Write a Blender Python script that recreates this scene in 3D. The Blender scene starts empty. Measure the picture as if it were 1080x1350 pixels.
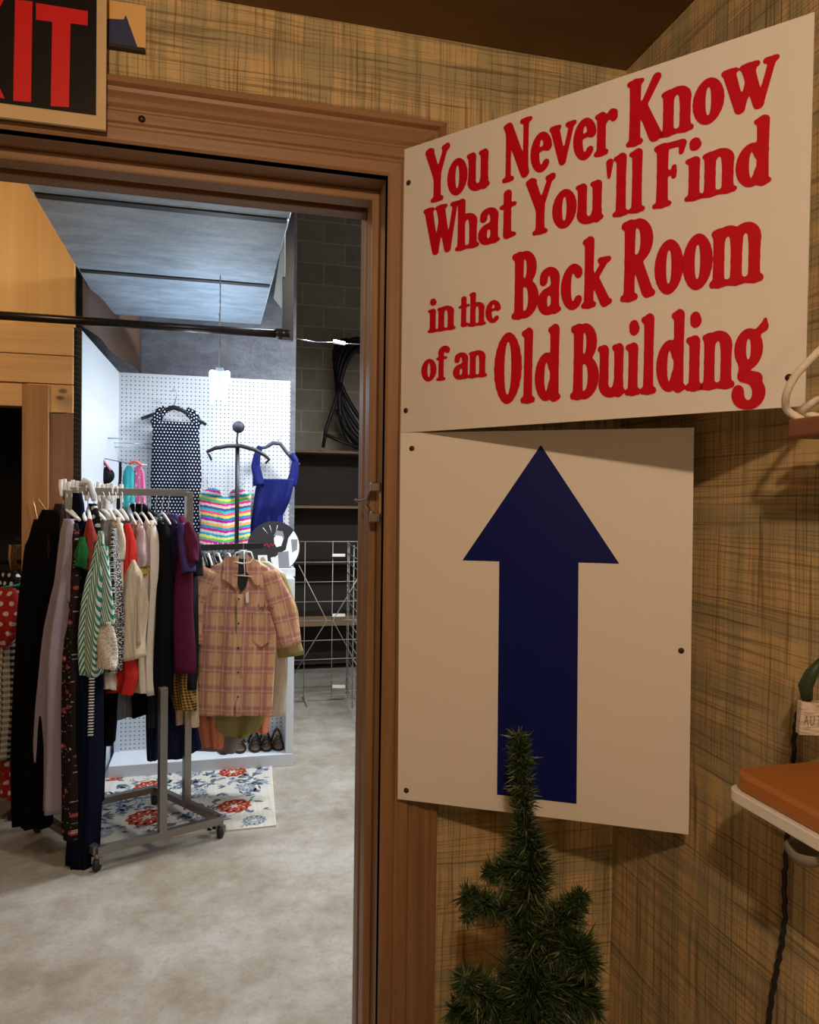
import bpy, bmesh, random
import numpy as np
from math import *
from mathutils import Vector, Matrix
random.seed(7)

# ------------------------------------------------------------------ camera
FPX = 1000.0; TH = radians(14.5); PH = radians(1.0); RO = radians(0.75); CH = 1.6
fw = Vector((sin(TH)*cos(PH), cos(TH)*cos(PH), -sin(PH)))
r0 = Vector((cos(TH), -sin(TH), 0)); u0 = r0.cross(fw)
cr = cos(RO)*r0 + sin(RO)*u0; cu = -sin(RO)*r0 + cos(RO)*u0
CO = Vector((0, 0, CH))
scn = bpy.context.scene
cd = bpy.data.cameras.new('camera'); cam = bpy.data.objects.new('camera', cd)
scn.collection.objects.link(cam); scn.camera = cam
cd.sensor_fit = 'HORIZONTAL'; cd.sensor_width = 36; cd.lens = FPX/1080*36; cd.clip_start = 0.02
M4 = Matrix.Identity(4)
for i in range(3):
    M4[i][0] = cr[i]; M4[i][1] = cu[i]; M4[i][2] = -fw[i]; M4[i][3] = CO[i]
cam.matrix_world = M4

# ------------------------------------------------------------------ world, lights, exposure
wd = bpy.data.worlds.new('world'); scn.world = wd; wd.use_nodes = True
wd.node_tree.nodes['Background'].inputs[0].default_value = (0.6, 0.7, 0.9, 1)
wd.node_tree.nodes['Background'].inputs[1].default_value = 0.0
scn.view_settings.view_transform = 'Standard'; scn.view_settings.look = 'None'
scn.view_settings.exposure = 0.0; scn.view_settings.gamma = 1.0
scn.view_settings.use_curve_mapping = False

def light(name, kind, loc, energy, col, size=0.1, sy=None, target=None, spread=None):
    l = bpy.data.lights.new(name, kind); l.energy = energy; l.color = col
    if kind == 'AREA':
        l.size = size
        if sy: l.shape = 'RECTANGLE'; l.size_y = sy
        if spread: l.spread = spread
    else:
        l.shadow_soft_size = size
    o = bpy.data.objects.new(name, l); scn.collection.objects.link(o); o.location = loc
    if target is not None:
        o.rotation_euler = (Vector(target)-Vector(loc)).to_track_quat('-Z', 'Y').to_euler()
    return o
WARM = (1.0, 0.71, 0.46)
light('lamp_and_fill_light', 'POINT', (-0.12, -0.45, 2.31), 45, WARM, 0.03)
light('lamp_and_fill_light', 'POINT', (-0.70, -2.30, 1.45), 20, WARM, 0.12)  # added fill lamp behind the camera, brightens the lower sign and wall
light('shop_light_and_fill_glow', 'AREA', (-0.62, 4.2, 2.17), 2, (0.52, 0.73, 1.0), 0.12, 1.1, target=(-0.62, 4.2, 0))
light('shop_light_and_fill_glow', 'AREA', (1.3, 4.2, 2.93), 95, (0.95, 0.97, 1.0), 0.14, 1.2, target=(0.9, 4.2, 0))
light('shop_light_and_fill_glow', 'AREA', (0.75, 2.2, 2.93), 26, (1.0, 0.96, 0.88), 0.14, 1.0, target=(0.45, 2.7, 0))  # added fill below the unseen third fixture, brightens clothes and near floor
light('bulb_light', 'POINT', (-1.6, 3.0, 2.85), 34, (1.0, 0.70, 0.40), 0.05)

# ------------------------------------------------------------------ helpers
def ray(px, py): return fw + cr*((px-540)/FPX) - cu*((py-675)/FPX)
def W(px, py, Z): return CO + ray(px, py)*Z
def PL(px, py, ax, v):
    r = ray(px, py); return CO + r*((v-CO[ax])/r[ax])

def smoothp(pts, n=6):
    P = [Vector(p) for p in pts]; P = [P[0]*2-P[1]]+P+[P[-1]*2-P[-2]]; out = []
    for i in range(1, len(P)-2):
        a, b, c, d = P[i-1:i+3]
        for j in range(n):
            t = j/n; out.append(.5*((2*b)+(c-a)*t+(2*a-5*b+4*c-d)*t*t+(-a+3*b-3*c+d)*t**3))
    out.append(P[-2]); return out
class MB:
    def __init__(s): s.v = []; s.f = []; s.m = []; s.uv = []; s.sm = []
    def add(s, vs, fs, mi=0, uvs=None, smooth=False):
        b = len(s.v); s.v += [tuple(v) for v in vs]
        s.uv += (uvs if uvs else [(v[0], v[2]) for v in vs])
        for f in fs: s.f.append([b+i for i in f]); s.m.append(mi); s.sm.append(smooth)
    def box(s, a, b, mi=0):
        x0, y0, z0 = [min(p, q) for p, q in zip(a, b)]; x1, y1, z1 = [max(p, q) for p, q in zip(a, b)]
        vs = [(x0,y0,z0),(x1,y0,z0),(x1,y1,z0),(x0,y1,z0),(x0,y0,z1),(x1,y0,z1),(x1,y1,z1),(x0,y1,z1)]
        s.add(vs, [(0,3,2,1),(4,5,6,7),(0,1,5,4),(1,2,6,5),(2,3,7,6),(3,0,4,7)], mi)
    def obox(s, c, X, Y, Z, mi=0):   # half vectors
        c, X, Y, Z = map(Vector, (c, X, Y, Z))
        vs = [c+a*X+b*Y+d*Z for d in (-1, 1) for a, b in ((-1,-1),(1,-1),(1,1),(-1,1))]
        s.add(vs, [(0,3,2,1),(4,5,6,7),(0,1,5,4),(1,2,6,5),(2,3,7,6),(3,0,4,7)], mi)
    def bar(s, p, q, w, h=None, up=(0,0,1), mi=0):
        p, q = Vector(p), Vector(q); d = q-p; L = d.length; d.normalize(); up = Vector(up)
        if abs(d.dot(up)) > .95: up = Vector((1,0,0))
        X = d.cross(up).normalized(); Y = X.cross(d).normalized(); h = h or w
        s.obox((p+q)/2, d*L/2, X*w/2, Y*h/2, mi)
    def tube(s, pts, r, n=8, mi=0, cap=True):
        pts = [Vector(p) for p in pts]; rr = r if isinstance(r, (list, tuple)) else [r]*len(pts)
        vs = []; fs = []; prev = None
        for i, p in enumerate(pts):
            t = (pts[min(i+1, len(pts)-1)]-pts[max(i-1, 0)])
            if t.length < 1e-9: t = Vector((0,0,1))
            t.normalize()
            if prev is None:
                a = Vector((0,0,1)) if abs(t.z) < .9 else Vector((1,0,0)); X = t.cross(a).normalized()
            else:
                X = (prev - t*prev.dot(t)).normalized()
            prev = X; Y = t.cross(X)
            for k in range(n):
                a = 2*pi*k/n; vs.append(p + X*cos(a)*rr[i] + Y*sin(a)*rr[i])
        for i in range(len(pts)-1):
            for k in range(n):
                fs.append((i*n+k, i*n+(k+1)%n, (i+1)*n+(k+1)%n, (i+1)*n+k))
        if cap:
            fs.append(tuple(range(n))[::-1]); fs.append(tuple((len(pts)-1)*n+k for k in range(n)))
        s.add(vs, fs, mi, smooth=n > 5)
    def lathe(s, prof, c=(0,0,0), ax=(0,0,1), n=24, mi=0):
        ax = Vector(ax).normalized(); a = Vector((1,0,0)) if abs(ax.x) < .9 else Vector((0,1,0))
        X = ax.cross(a).normalized(); Y = ax.cross(X); c = Vector(c); vs = []; fs = []
        for r, h in prof:
            for k in range(n):
                t = 2*pi*k/n; vs.append(c+ax*h+X*cos(t)*r+Y*sin(t)*r)
        for i in range(len(prof)-1):
            for k in range(n): fs.append((i*n+k, i*n+(k+1)%n, (i+1)*n+(k+1)%n, (i+1)*n+k))
        s.add(vs, fs, mi, smooth=True)
    def ball(s, c, r, n=16, mi=0, sz=1):
        prof = [(max(1e-4, r*sin(pi*i/(n//2))), -r*sz*cos(pi*i/(n//2))) for i in range(n//2+1)]
        s.lathe(prof, c, n=n, mi=mi)
    def prism(s, poly, o, X, Y, N, th, mi=0):   # 2d polygon in plane, thickness th along N
        o, X, Y, N = map(Vector, (o, X, Y, N)); n = len(poly)
        vs = [o+X*a+Y*b for a, b in poly]+[o+X*a+Y*b+N*th for a, b in poly]
        fs = [tuple(range(n))[::-1], tuple(range(n, 2*n))]+[(i, (i+1)%n, n+(i+1)%n, n+i) for i in range(n)]
        s.add(vs, fs, mi)
    def build(s, name, mats, parent=None, bevel=0, solid=0, sub=0, label=None):
        me = bpy.data.meshes.new(name); me.from_pydata(s.v, [], s.f)
        mats = mats if isinstance(mats, (list, tuple)) else [mats]
        for m in mats: me.materials.append(m)
        me.polygons.foreach_set('material_index', s.m); me.polygons.foreach_set('use_smooth', s.sm)
        ul = me.uv_layers.new(name='UVMap'); li = np.zeros(len(me.loops), dtype=np.int32); me.loops.foreach_get('vertex_index', li)
        ul.data.foreach_set('uv', np.array(s.uv, dtype=np.float32)[li].ravel())
        me.update(); o = bpy.data.objects.new(name, me); scn.collection.objects.link(o)
        if parent is not None:
            o.parent = parent; o.matrix_parent_inverse = Matrix.Translation(parent.location).inverted()
        if bevel:
            b = o.modifiers.new('bevel', 'BEVEL'); b.width = bevel; b.segments = 2; b.limit_method = 'ANGLE'
        if solid:
            b = o.modifiers.new('solid', 'SOLIDIFY'); b.thickness = solid; b.offset = 0
        if sub:
            b = o.modifiers.new('sub', 'SUBSURF'); b.levels = sub; b.render_levels = sub
        if label: o['label'] = label
        return o

def tag(o, label, cat, group=None):
    o['label'] = label; o['category'] = cat
    if group: o['group'] = group
    return o
def thing(name, label, cat, loc, group=None):
    o = bpy.data.objects.new(name, None); scn.collection.objects.link(o); o.location = loc
    o.empty_display_size = .05
    return tag(o, label, cat, group)
def struct(o): o['kind'] = 'structure'; return o

# ------------------------------------------------------------------ materials
def srgb(r, g, b):
    return tuple(((c/255)/12.92 if c/255 <= .04045 else ((c/255+.055)/1.055)**2.4) for c in (r, g, b))
class NT:
    def __init__(s, name, rough=.7, metal=0, spec=.4):
        s.m = bpy.data.materials.new(name); s.m.use_nodes = True; s.t = s.m.node_tree; s.n = s.t.nodes
        s.b = s.n['Principled BSDF']; s.b.inputs['Roughness'].default_value = rough
        s.b.inputs['Metallic'].default_value = metal; s.b.inputs['Specular IOR Level'].default_value = spec
    def set(s, sock, v):
        if isinstance(v, bpy.types.NodeSocket): s.t.links.new(v, sock)
        elif isinstance(v, (tuple, list)) and len(v) == 3 and sock.type == 'RGBA': sock.default_value = (*v, 1)
        else: sock.default_value = v
    def coord(s, kind='Object'): return s.n.new('ShaderNodeTexCoord').outputs[kind]
    def sep(s, v):
        n = s.n.new('ShaderNodeSeparateXYZ'); s.set(n.inputs[0], v); return n.outputs
    def comb(s, x, y, z=0.0):
        n = s.n.new('ShaderNodeCombineXYZ')
        for i, q in enumerate((x, y, z)): s.set(n.inputs[i], q)
        return n.outputs[0]
    def ma(s, op, a, b=0.0, c=0.0):
        n = s.n.new('ShaderNodeMath'); n.operation = op
        for i, q in enumerate((a, b, c)): s.set(n.inputs[i], q)
        return n.outputs[0]
    def noise(s, vec, scale=1., det=3., rough=.55):
        n = s.n.new('ShaderNodeTexNoise'); s.set(n.inputs['Vector'], vec); n.inputs['Scale'].default_value = scale
        n.inputs['Detail'].default_value = det; n.inputs['Roughness'].default_value = rough; return n.outputs['Fac']
    def vor(s, vec, scale=1., feat='F1', out='Distance', rnd=1.):
        n = s.n.new('ShaderNodeTexVoronoi'); n.feature = feat; s.set(n.inputs['Vector'], vec)
        n.inputs['Scale'].default_value = scale; n.inputs['Randomness'].default_value = rnd; return n.outputs[out]
    def scale(s, vec, x, y, z):
        n = s.n.new('ShaderNodeVectorMath'); n.operation = 'MULTIPLY'; s.set(n.inputs[0], vec); n.inputs[1].default_value = (x, y, z); return n.outputs[0]
    def ramp(s, f, stops, interp='LINEAR'):
        n = s.n.new('ShaderNodeValToRGB'); s.set(n.inputs[0], f); e = n.color_ramp.elements; n.color_ramp.interpolation = interp
        while len(e) < len(stops): e.new(.5)
        for q, (p, c) in zip(e, stops):
            q.position = p; q.color = (*c, 1) if isinstance(c, (tuple, list)) else (c, c, c, 1)
        return n.outputs[0]
    def mix(s, f, a, b, mode='MIX'):
        n = s.n.new('ShaderNodeMix'); n.data_type = 'RGBA'; n.blend_type = mode; s.set(n.inputs[0], f)
        s.set(n.inputs[6], a); s.set(n.inputs[7], b); return n.outputs[2]
    def smooth(s, v, a, b):
        n = s.n.new('ShaderNodeMapRange'); n.interpolation_type = 'SMOOTHSTEP'; s.set(n.inputs[0], v)
        n.inputs[1].default_value = a; n.inputs[2].default_value = b; return n.outputs[0]
    def col(s, c): s.set(s.b.inputs['Base Color'], c); return s
    def bump(s, h, dist=.002, st=.5):
        n = s.n.new('ShaderNodeBump'); s.set(n.inputs['Height'], h); n.inputs['Distance'].default_value = dist
        n.inputs['Strength'].default_value = st; s.set(s.b.inputs['Normal'], n.outputs[0]); return s

def plain(name, c, rough=.6, metal=0, var=.12, sc=6., spec=.4, bump=0):
    t = NT(name, rough, metal, spec); co = t.coord(); nz = t.noise(co, sc, 4.)
    t.col(t.mix(nz, tuple(x*(1-var) for x in c), tuple(min(1, x*(1+var)) for x in c)))
    if bump: t.bump(t.noise(co, sc*12), .002, bump)
    return t.m

def wood(name, dark, light, axis='z', sc=1., rough=.5, spec=.4, bump=.2):
    t = NT(name, rough, 0, spec); co = t.coord()
    st = {'z': (60, 60, 2.2), 'x': (2.2, 60, 60), 'y': (60, 2.2, 60)}[axis]
    v = t.scale(co, *[q*sc for q in st]); a = t.noise(v, 1., 4., .6)
    b = t.noise(t.scale(co, *[q*.12*sc for q in st]), 1., 2.)
    f = t.ma('ADD', t.ma('MULTIPLY', a, .6), t.ma('MULTIPLY', b, .4))
    c = t.ramp(f, [(.3, dark), (.7, light)])
    t.col(c); t.bump(a, .001, bump); return t.m

def knotty(mt):
    t = mt.node_tree; b = t.nodes['Principled BSDF']; src = b.inputs['Base Color'].links[0].from_socket
    co = t.nodes.new('ShaderNodeTexCoord'); sc = t.nodes.new('ShaderNodeVectorMath'); sc.operation = 'MULTIPLY'; sc.inputs[1].default_value = (5, 1, 9)
    t.links.new(co.outputs['Object'], sc.inputs[0]); v = t.nodes.new('ShaderNodeTexVoronoi'); t.links.new(sc.outputs[0], v.inputs['Vector']); v.inputs['Scale'].default_value = 1
    mr = t.nodes.new('ShaderNodeMapRange'); t.links.new(v.outputs['Distance'], mr.inputs[0]); mr.inputs[1].default_value = .06; mr.inputs[2].default_value = .14; mr.inputs[3].default_value = .75; mr.inputs[4].default_value = 0
    mx = t.nodes.new('ShaderNodeMix'); mx.data_type = 'RGBA'; t.links.new(mr.outputs[0], mx.inputs[0]); t.links.new(src, mx.inputs[6]); mx.inputs[7].default_value = (.08, .03, .012, 1)
    t.links.new(mx.outputs[2], b.inputs['Base Color']); return mt
def wallpaper(name, ax):
    t = NT(name, .8, 0, .2); s = t.sep(t.coord()); u = s[ax]; z = s[2]
    def n2(fu, fz, seed, det=2.):
        return t.noise(t.comb(t.ma('MULTIPLY', u, fu), t.ma('MULTIPLY', z, fz), seed), 1., det)
    # slight waviness of the threads
    wv = t.ma('MULTIPLY', t.ma('SUBTRACT', n2(6, 6, 9.), .5), .012)
    uu = t.ma('ADD', u, wv); zz = t.ma('ADD', z, wv)
    def n3(fu, fz, seed, det=2.):
        return t.noise(t.comb(t.ma('MULTIPLY', uu, fu), t.ma('MULTIPLY', zz, fz), seed), 1., det)
    bandv = t.smooth(n2(22, .9, 1.), .46, .56); bandh = t.smooth(n2(.9, 20, 2.), .48, .58)
    tv = t.smooth(n3(330, 5., 3., 1.), .54, .62); th_ = t.smooth(n3(5., 300, 4., 1.), .54, .62)
    tv2 = t.smooth(n3(150, 3.0, 5., 1.), .60, .66); th2 = t.smooth(n3(3.0, 140, 6., 1.), .60, .66)
    gold = (.66, .48, .23); green = (.30, .30, .18); tan = (.46, .34, .18); dark = (.13, .08, .04)
    c = t.mix(t.ma('MULTIPLY', bandv, .6), gold, green)
    c = t.mix(t.ma('MULTIPLY', bandh, .6), c, green)
    c = t.mix(t.ma('MULTIPLY', t.noise(t.comb(u, z, 7.), 5., 2.), .5), c, tan)
    c = t.mix(t.ma('MULTIPLY', tv, .38), c, dark); c = t.mix(t.ma('MULTIPLY', th_, .38), c, dark)
    c = t.mix(t.ma('MULTIPLY', tv2, .5), c, dark); c = t.mix(t.ma('MULTIPLY', th2, .5), c, dark)
    t.col(c); t.bump(t.ma('ADD', tv, th_), .0006, .25); return t.m

WP_X = wallpaper('grasscloth_door_wall', 0); WP_Y = wallpaper('grasscloth_right_wall', 1)
CEIL = wood('dark_brown_ceiling', (.15, .085, .035), (.21, .12, .052), 'x', .3, .6)
CASING = wood('stained_casing', (.175, .088, .038), (.345, .20, .098), 'z', 1., .42, .5)
CASING_H = wood('stained_casing_header', (.175, .088, .038), (.345, .20, .098), 'x', 1., .42, .5)
WHITE_SIGN = plain('white_sign_board', (.74, .71, .66), .38, 0, .02, 2., .4)
RED = plain('red_vinyl', (.52, .003, .014), .5, 0, .04, 6., .2)
BLUE = plain('navy_vinyl', (.004, .009, .115), .45, 0, .06, 3., .12)
BLACK = plain('black_paint', (.012, .011, .011), .5)
SCREW = plain('dark_screw', (.06, .035, .02), .35, .6)
CHROME = plain('chrome_steel', (.27, .255, .24), .33, .9, .15, 3.)
BRASS = plain('brass_plate', (.75, .55, .3), .3, .9)
BLKPL = plain('black_plastic', (.014, .014, .018), .4)
WHTPL = plain('white_plastic', (.80, .80, .78), .35)
CLRPL = plain('clear_plastic', (.62, .58, .52), .25)
WIRE = plain('white_wire', (.34, .325, .30), .45, .2)
STEELW = plain('steel_wire', (.35, .36, .4), .3, .9)
RUBBER = plain('black_rubber', (.01, .01, .01), .5)
ROPE = plain('white_rope', (.80, .74, .62), .8, 0, .15, 60., .2, .6)
PINE = wood('yellow_pine', (.56, .29, .11), (.78, .47, .20), 'x', .5, .55)
knotty(PINE)
PLY = wood('plywood_sheet', (.68, .38, .13), (.84, .54, .22), 'z', .25, .55)
PINE_V = wood('brown_pine_frame', (.30, .13, .045), (.50, .25, .09), 'z', .5, .5)
PINE_V2 = wood('reddish_panel', (.20, .09, .045), (.33, .16, .085), 'z', .6, .55)
DKWOOD = wood('dark_shelf_wood', (.02, .014, .011), (.04, .028, .02), 'x', .5, .7)
SHELFW = wood('raw_shelf_edge', (.16, .10, .055), (.26, .17, .10), 'x', .6, .6)
WHTPAN = plain('white_melamine', (.60, .65, .71), .45, 0, .02)
LEATH = plain('tan_shelf_pad', (.42, .155, .035), .45, 0, .1, 8.)
MAHOG = wood('mahogany_board', (.14, .045, .02), (.27, .10, .045), 'y', 1., .4)
PIPE = plain('old_black_pipe', (.018, .014, .013), .35, .5, .4, 9.)

def concrete():
    t = NT('worn_concrete', .5, 0, .35); co = t.coord(); a = t.noise(co, 1.7, 8., .72); b = t.noise(co, 9., 6., .7); c = t.noise(co, 60., 3., .7)
    base = t.ramp(a, [(.34, (.24, .205, .155)), (.47, (.34, .31, .26)), (.60, (.43, .415, .385))])
    base = t.mix(t.ma('MULTIPLY', t.smooth(b, .4, .75), .35), base, (.16, .13, .095))
    base = t.mix(t.ma('MULTIPLY', t.smooth(c, .5, .8), .4), base, (.12, .11, .095)); t.col(base)
    t.bump(c, .001, .2); t.set(t.b.inputs['Roughness'], t.ramp(b, [(.3, .40), (.7, .62)])); return t.m
CONC = concrete()
def blocks():
    t = NT('concrete_block', .9, 0, .1); s = t.sep(t.coord()); n = t.n.new('ShaderNodeTexBrick')
    t.set(n.inputs['Vector'], t.comb(s[0], s[2])); n.inputs['Scale'].default_value = 1
    n.inputs['Brick Width'].default_value = .406; n.inputs['Row Height'].default_value = .203; n.inputs['Mortar Size'].default_value = .006
    n.inputs['Color1'].default_value = (.30, .26, .21, 1); n.inputs['Color2'].default_value = (.40, .36, .29, 1); n.inputs['Mortar'].default_value = (.60, .54, .45, 1)
    nz = t.noise(t.coord(), 14., 4.); t.col(t.mix(.3, n.outputs[0], t.ramp(nz, [(.3, (.22, .19, .15)), (.7, (.46, .42, .34))])))
    t.bump(t.noise(t.coord(), 90.), .003, .5); return t.m
BLOCK = blocks()
def tinpanel(name, c0, c1):
    t = NT(name, .42, 0, .5); co = t.coord(); a = t.noise(t.scale(co, 4, 9, 9), 1., 8., .75); b = t.noise(co, 30., 4., .7)
    t.col(t.mix(t.smooth(a, .3, .7), c0, c1)); t.bump(t.ma('ADD', a, t.ma('MULTIPLY', b, .5)), .012, .7); return t.m
TIN = tinpanel('embossed_door_panel', (.30, .41, .53), (.58, .72, .86)); TIN2 = tinpanel('grey_plaster', (.10, .115, .15), (.22, .25, .31))
def pegm():
    t = NT('white_pegboard', .5, 0, .3); s = t.sep(t.coord()); f = []
    for q in (s[0], s[2]):
        f.append(t.ma('SUBTRACT', t.ma('FRACT', t.ma('DIVIDE', q, .0254)), .5))
    d = t.ma('SQRT', t.ma('ADD', t.ma('POWER', f[0], 2.), t.ma('POWER', f[1], 2.)))
    k = t.smooth(d, .13, .19); t.col(t.mix(k, (.07, .08, .10), (.60, .64, .69))); return t.m
PEG = pegm()

# cloth: every pattern runs in the cloth's own uv (metres)
def cloth(name, c, kind='plain', c2=None, c3=None, sc=1., rough=.85):
    t = NT(name, rough, 0, .15); uv = t.coord('UV'); s = t.sep(uv); u, v = s[0], s[1]
    t.b.inputs['Specular IOR Level'].default_value = .06 if max(c) < .05 else .15
    weave = t.noise(uv, 90., 2.); base = c
    def fr(q, k, o=0.0): return t.ma('FRACT', t.ma('ADD', t.ma('MULTIPLY', q, k), o))
    if kind == 'vstripe': base = t.mix(t.ma('GREATER_THAN', fr(u, sc), .5), c, c2)
    elif kind == 'chevron':
        q = t.ma('ADD', t.ma('ABSOLUTE', u), t.ma('MULTIPLY', v, .32)); base = t.mix(t.ma('GREATER_THAN', fr(q, sc), .5), c, c2)
    elif kind == 'hstripe': base = t.mix(t.ma('GREATER_THAN', fr(v, sc), .5), c, c2)
    elif kind == 'dots':
        row = t.ma('MULTIPLY', t.ma('FLOOR', t.ma('MULTIPLY', v, sc)), .5)
        a = t.ma('SUBTRACT', t.ma('FRACT', t.ma('ADD', t.ma('MULTIPLY', u, sc), row)), .5); b = t.ma('SUBTRACT', fr(v, sc), .5)
        d = t.ma('SQRT', t.ma('ADD', t.ma('POWER', a, 2.), t.ma('POWER', b, 2.)))
        base = t.mix(t.smooth(d, .20, .27), c2, c)
    elif kind == 'gingham':
        a = t.ma('GREATER_THAN', fr(u, sc), .5); b = t.ma('GREATER_THAN', fr(v, sc), .5)
        base = t.mix(t.ma('MULTIPLY', t.ma('ADD', a, b), .5), c, c2)
    elif kind == 'plaid':
        a = t.smooth(t.ma('ABSOLUTE', t.ma('SUBTRACT', fr(u, sc), .5)), .14, .22); b = t.smooth(t.ma('ABSOLUTE', t.ma('SUBTRACT', fr(v, sc), .5)), .14, .22)
        base = t.mix(t.ma('MULTIPLY', t.ma('SUBTRACT', 1., a), .62), c, c2); base = t.mix(t.ma('MULTIPLY', t.ma('SUBTRACT', 1., b), .72), base, c2)
        for q, o in ((u, .06), (v, .06)):
            l = t.ma('LESS_THAN', t.ma('ABSOLUTE', t.ma('SUBTRACT', fr(q, sc, o), .5)), .045); base = t.mix(t.ma('MULTIPLY', l, .3), base, (.8, .66, .45))
        for q, o in ((u, .5),):
            l = t.ma('LESS_THAN', t.ma('ABSOLUTE', t.ma('SUBTRACT', fr(q, sc, o), .5)), .06); base = t.mix(t.ma('MULTIPLY', l, .45), base, c3)
    elif kind == 'floral':
        d = t.vor(uv, sc); r = t.vor(uv, sc, out='Color'); rs = t.sep(r)
        k = t.ma('SUBTRACT', 1., t.smooth(d, .30, .36)); base = t.mix(t.ma('MULTIPLY', k, t.ma('GREATER_THAN', rs[0], .35)), c, c2)
        k2 = t.ma('SUBTRACT', 1., t.smooth(d, .12, .17)); base = t.mix(k2, base, c3)
        d3 = t.vor(uv, sc*2.7); base = t.mix(t.ma('MULTIPLY', t.ma('LESS_THAN', d3, .2), .7), base, c3)
    elif kind == 'speck':
        k = t.smooth(t.noise(uv, sc, 2.), .5, .56); base = t.mix(k, c, c2)
    elif kind == 'serape':
        w = t.ma('ADD', v, t.ma('MULTIPLY', t.ma('ABSOLUTE', u), -.18)); w = t.ma('ADD', w, t.ma('MULTIPLY', t.ma('SUBTRACT', t.noise(uv, 55., 2.), .5), .016))
        cols = [(.55,.02,.25),(.02,.35,.55),(.9,.45,.1),(.75,.7,.6),(.45,.02,.3),(.02,.25,.5),(.85,.6,.1),(.8,.1,.25),(.03,.5,.5),(.05,.1,.3),(.95,.5,.4),(.6,.03,.3),(.1,.55,.15),(.85,.75,.2),(.02,.4,.6),(.7,.65,.6)]
        base = t.ramp(fr(w, sc), [(i/len(cols), q) for i, q in enumerate(cols)], 'CONSTANT')
    elif kind == 'rib':
        k = t.ma('ADD', t.ma('MULTIPLY', t.ma('SINE', t.ma('MULTIPLY', t.ma('ADD', u, t.ma('MULTIPLY', v, .12)), sc*6.283)), .5), .5); base = t.mix(t.ma('MULTIPLY', k, .35), c, c2)
    elif kind == 'lace':
        d = t.vor(uv, sc, 'DISTANCE_TO_EDGE'); base = t.mix(t.smooth(d, .05, .2), c, c2)
    base2 = t.mix(t.ma('MULTIPLY', weave, .22), base, (.0, .0, .0)); t.col(base2)
    t.bump(t.ma('ADD', t.noise(t.scale(uv, 30, 6, 1), 1., 4., .65), t.ma('MULTIPLY', weave, .10)), .014, .6)
    return t.m

# ------------------------------------------------------------------ cloth shapes
def lerp_rows(rows, n):
    ks = [r[0] for r in rows]; out = []
    for i in range(n+1):
        f = i/n*(len(rows)-1); j = min(int(f), len(rows)-2); t = f-j
        out.append([a+(b-a)*t for a, b in zip(rows[j], rows[j+1])])
    return out
def d_yaw(yaw):
    a = radians(yaw); F2 = Vector((fw.x, fw.y, 0)).normalized()
    return (r0*cos(a) - F2*sin(a)).normalized()
def panel_mesh(mb, o, d, rows, th, nf, amp, seed, nA=56, mi=0, hem=0.0):
    """closed tube of cloth: rows = (z below o, half width, sideways shift)"""
    rnd = random.Random(seed); ph = [rnd.uniform(0, 6.28) for _ in range(6)]; amp *= 1.75
    nrm = Vector((0,0,1)).cross(d).normalized(); R = lerp_rows(rows, 34); L = R[-1][0]-R[0][0]
    vs = []; uvs = []; fs = []
    for i, (z, hw, sh) in enumerate(R):
        t = (z-R[0][0])/max(L, 1e-6); g = min(1, t*2.2)
        for k in range(nA):
            a = 2*pi*k/nA; ca, sa = cos(a), sin(a)
            x = hw*(abs(ca)**.8)*(1 if ca >= 0 else -1)
            thk = min(th, hw*.9)*(.45+.55*g); y = thk*(abs(sa)**.7)*(1 if sa >= 0 else -1)
            w = sin(x/max(hw, .02)*nf+ph[0]+.9*t)+.6*sin(x/max(hw, .02)*nf*1.9+ph[1]-.7*t)+.3*sin(9*t+ph[2]+3*x/max(hw, .02))
            y += amp*g*w*(1 if sa >= 0 else .6)
            zz = z + (hem*sin(a*2+ph[3])*(t**3))
            drift = .012*sin(4*t+ph[4])*t
            p = o + d*(x+sh+drift) + nrm*y + Vector((0,0,-zz)); vs.append(p); uvs.append((x+sh*0, -zz))
    n = len(R)
    for i in range(n-1):
        for k in range(nA): fs.append((i*nA+k, i*nA+(k+1)%nA, (i+1)*nA+(k+1)%nA, (i+1)*nA+k))
    mb.add(vs, fs, mi, uvs, True)
def sleeve_mesh(mb, pts, rr, flat=.55, n=20, mi=0, side=Vector((0,0,0)), seed=0):
    pts = [Vector(p) for p in pts]
    P = []; Rr = []
    m = 8
    for i in range(len(pts)-1):
        for j in range(m):
            t = j/m; P.append(pts[i].lerp(pts[i+1], t)); Rr.append(rr[i]*(1-t)+rr[i+1]*t)
    P.append(pts[-1]); Rr.append(rr[-1]); vs = []; uvs = []; fs = []; dist = 0
    for i, p in enumerate(P):
        t = (P[min(i+1, len(P)-1)]-P[max(i-1, 0)]).normalized()
        if i: dist += (p-P[i-1]).length
        X = (side - t*side.dot(t)).normalized(); Y = t.cross(X)
        for k in range(n):
            a = 2*pi*k/n; w = 1+.12*sin(3*a+i*.35+seed)
            vs.append(p+X*cos(a)*Rr[i]*w+Y*sin(a)*Rr[i]*flat*w); uvs.append((Rr[i]*cos(a)*1.2, -dist))
    for i in range(len(P)-1):
        for k in range(n): fs.append((i*n+k, i*n+(k+1)%n, (i+1)*n+(k+1)%n, (i+1)*n+k))
    mb.add(vs, fs, mi, uvs, True)

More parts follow.
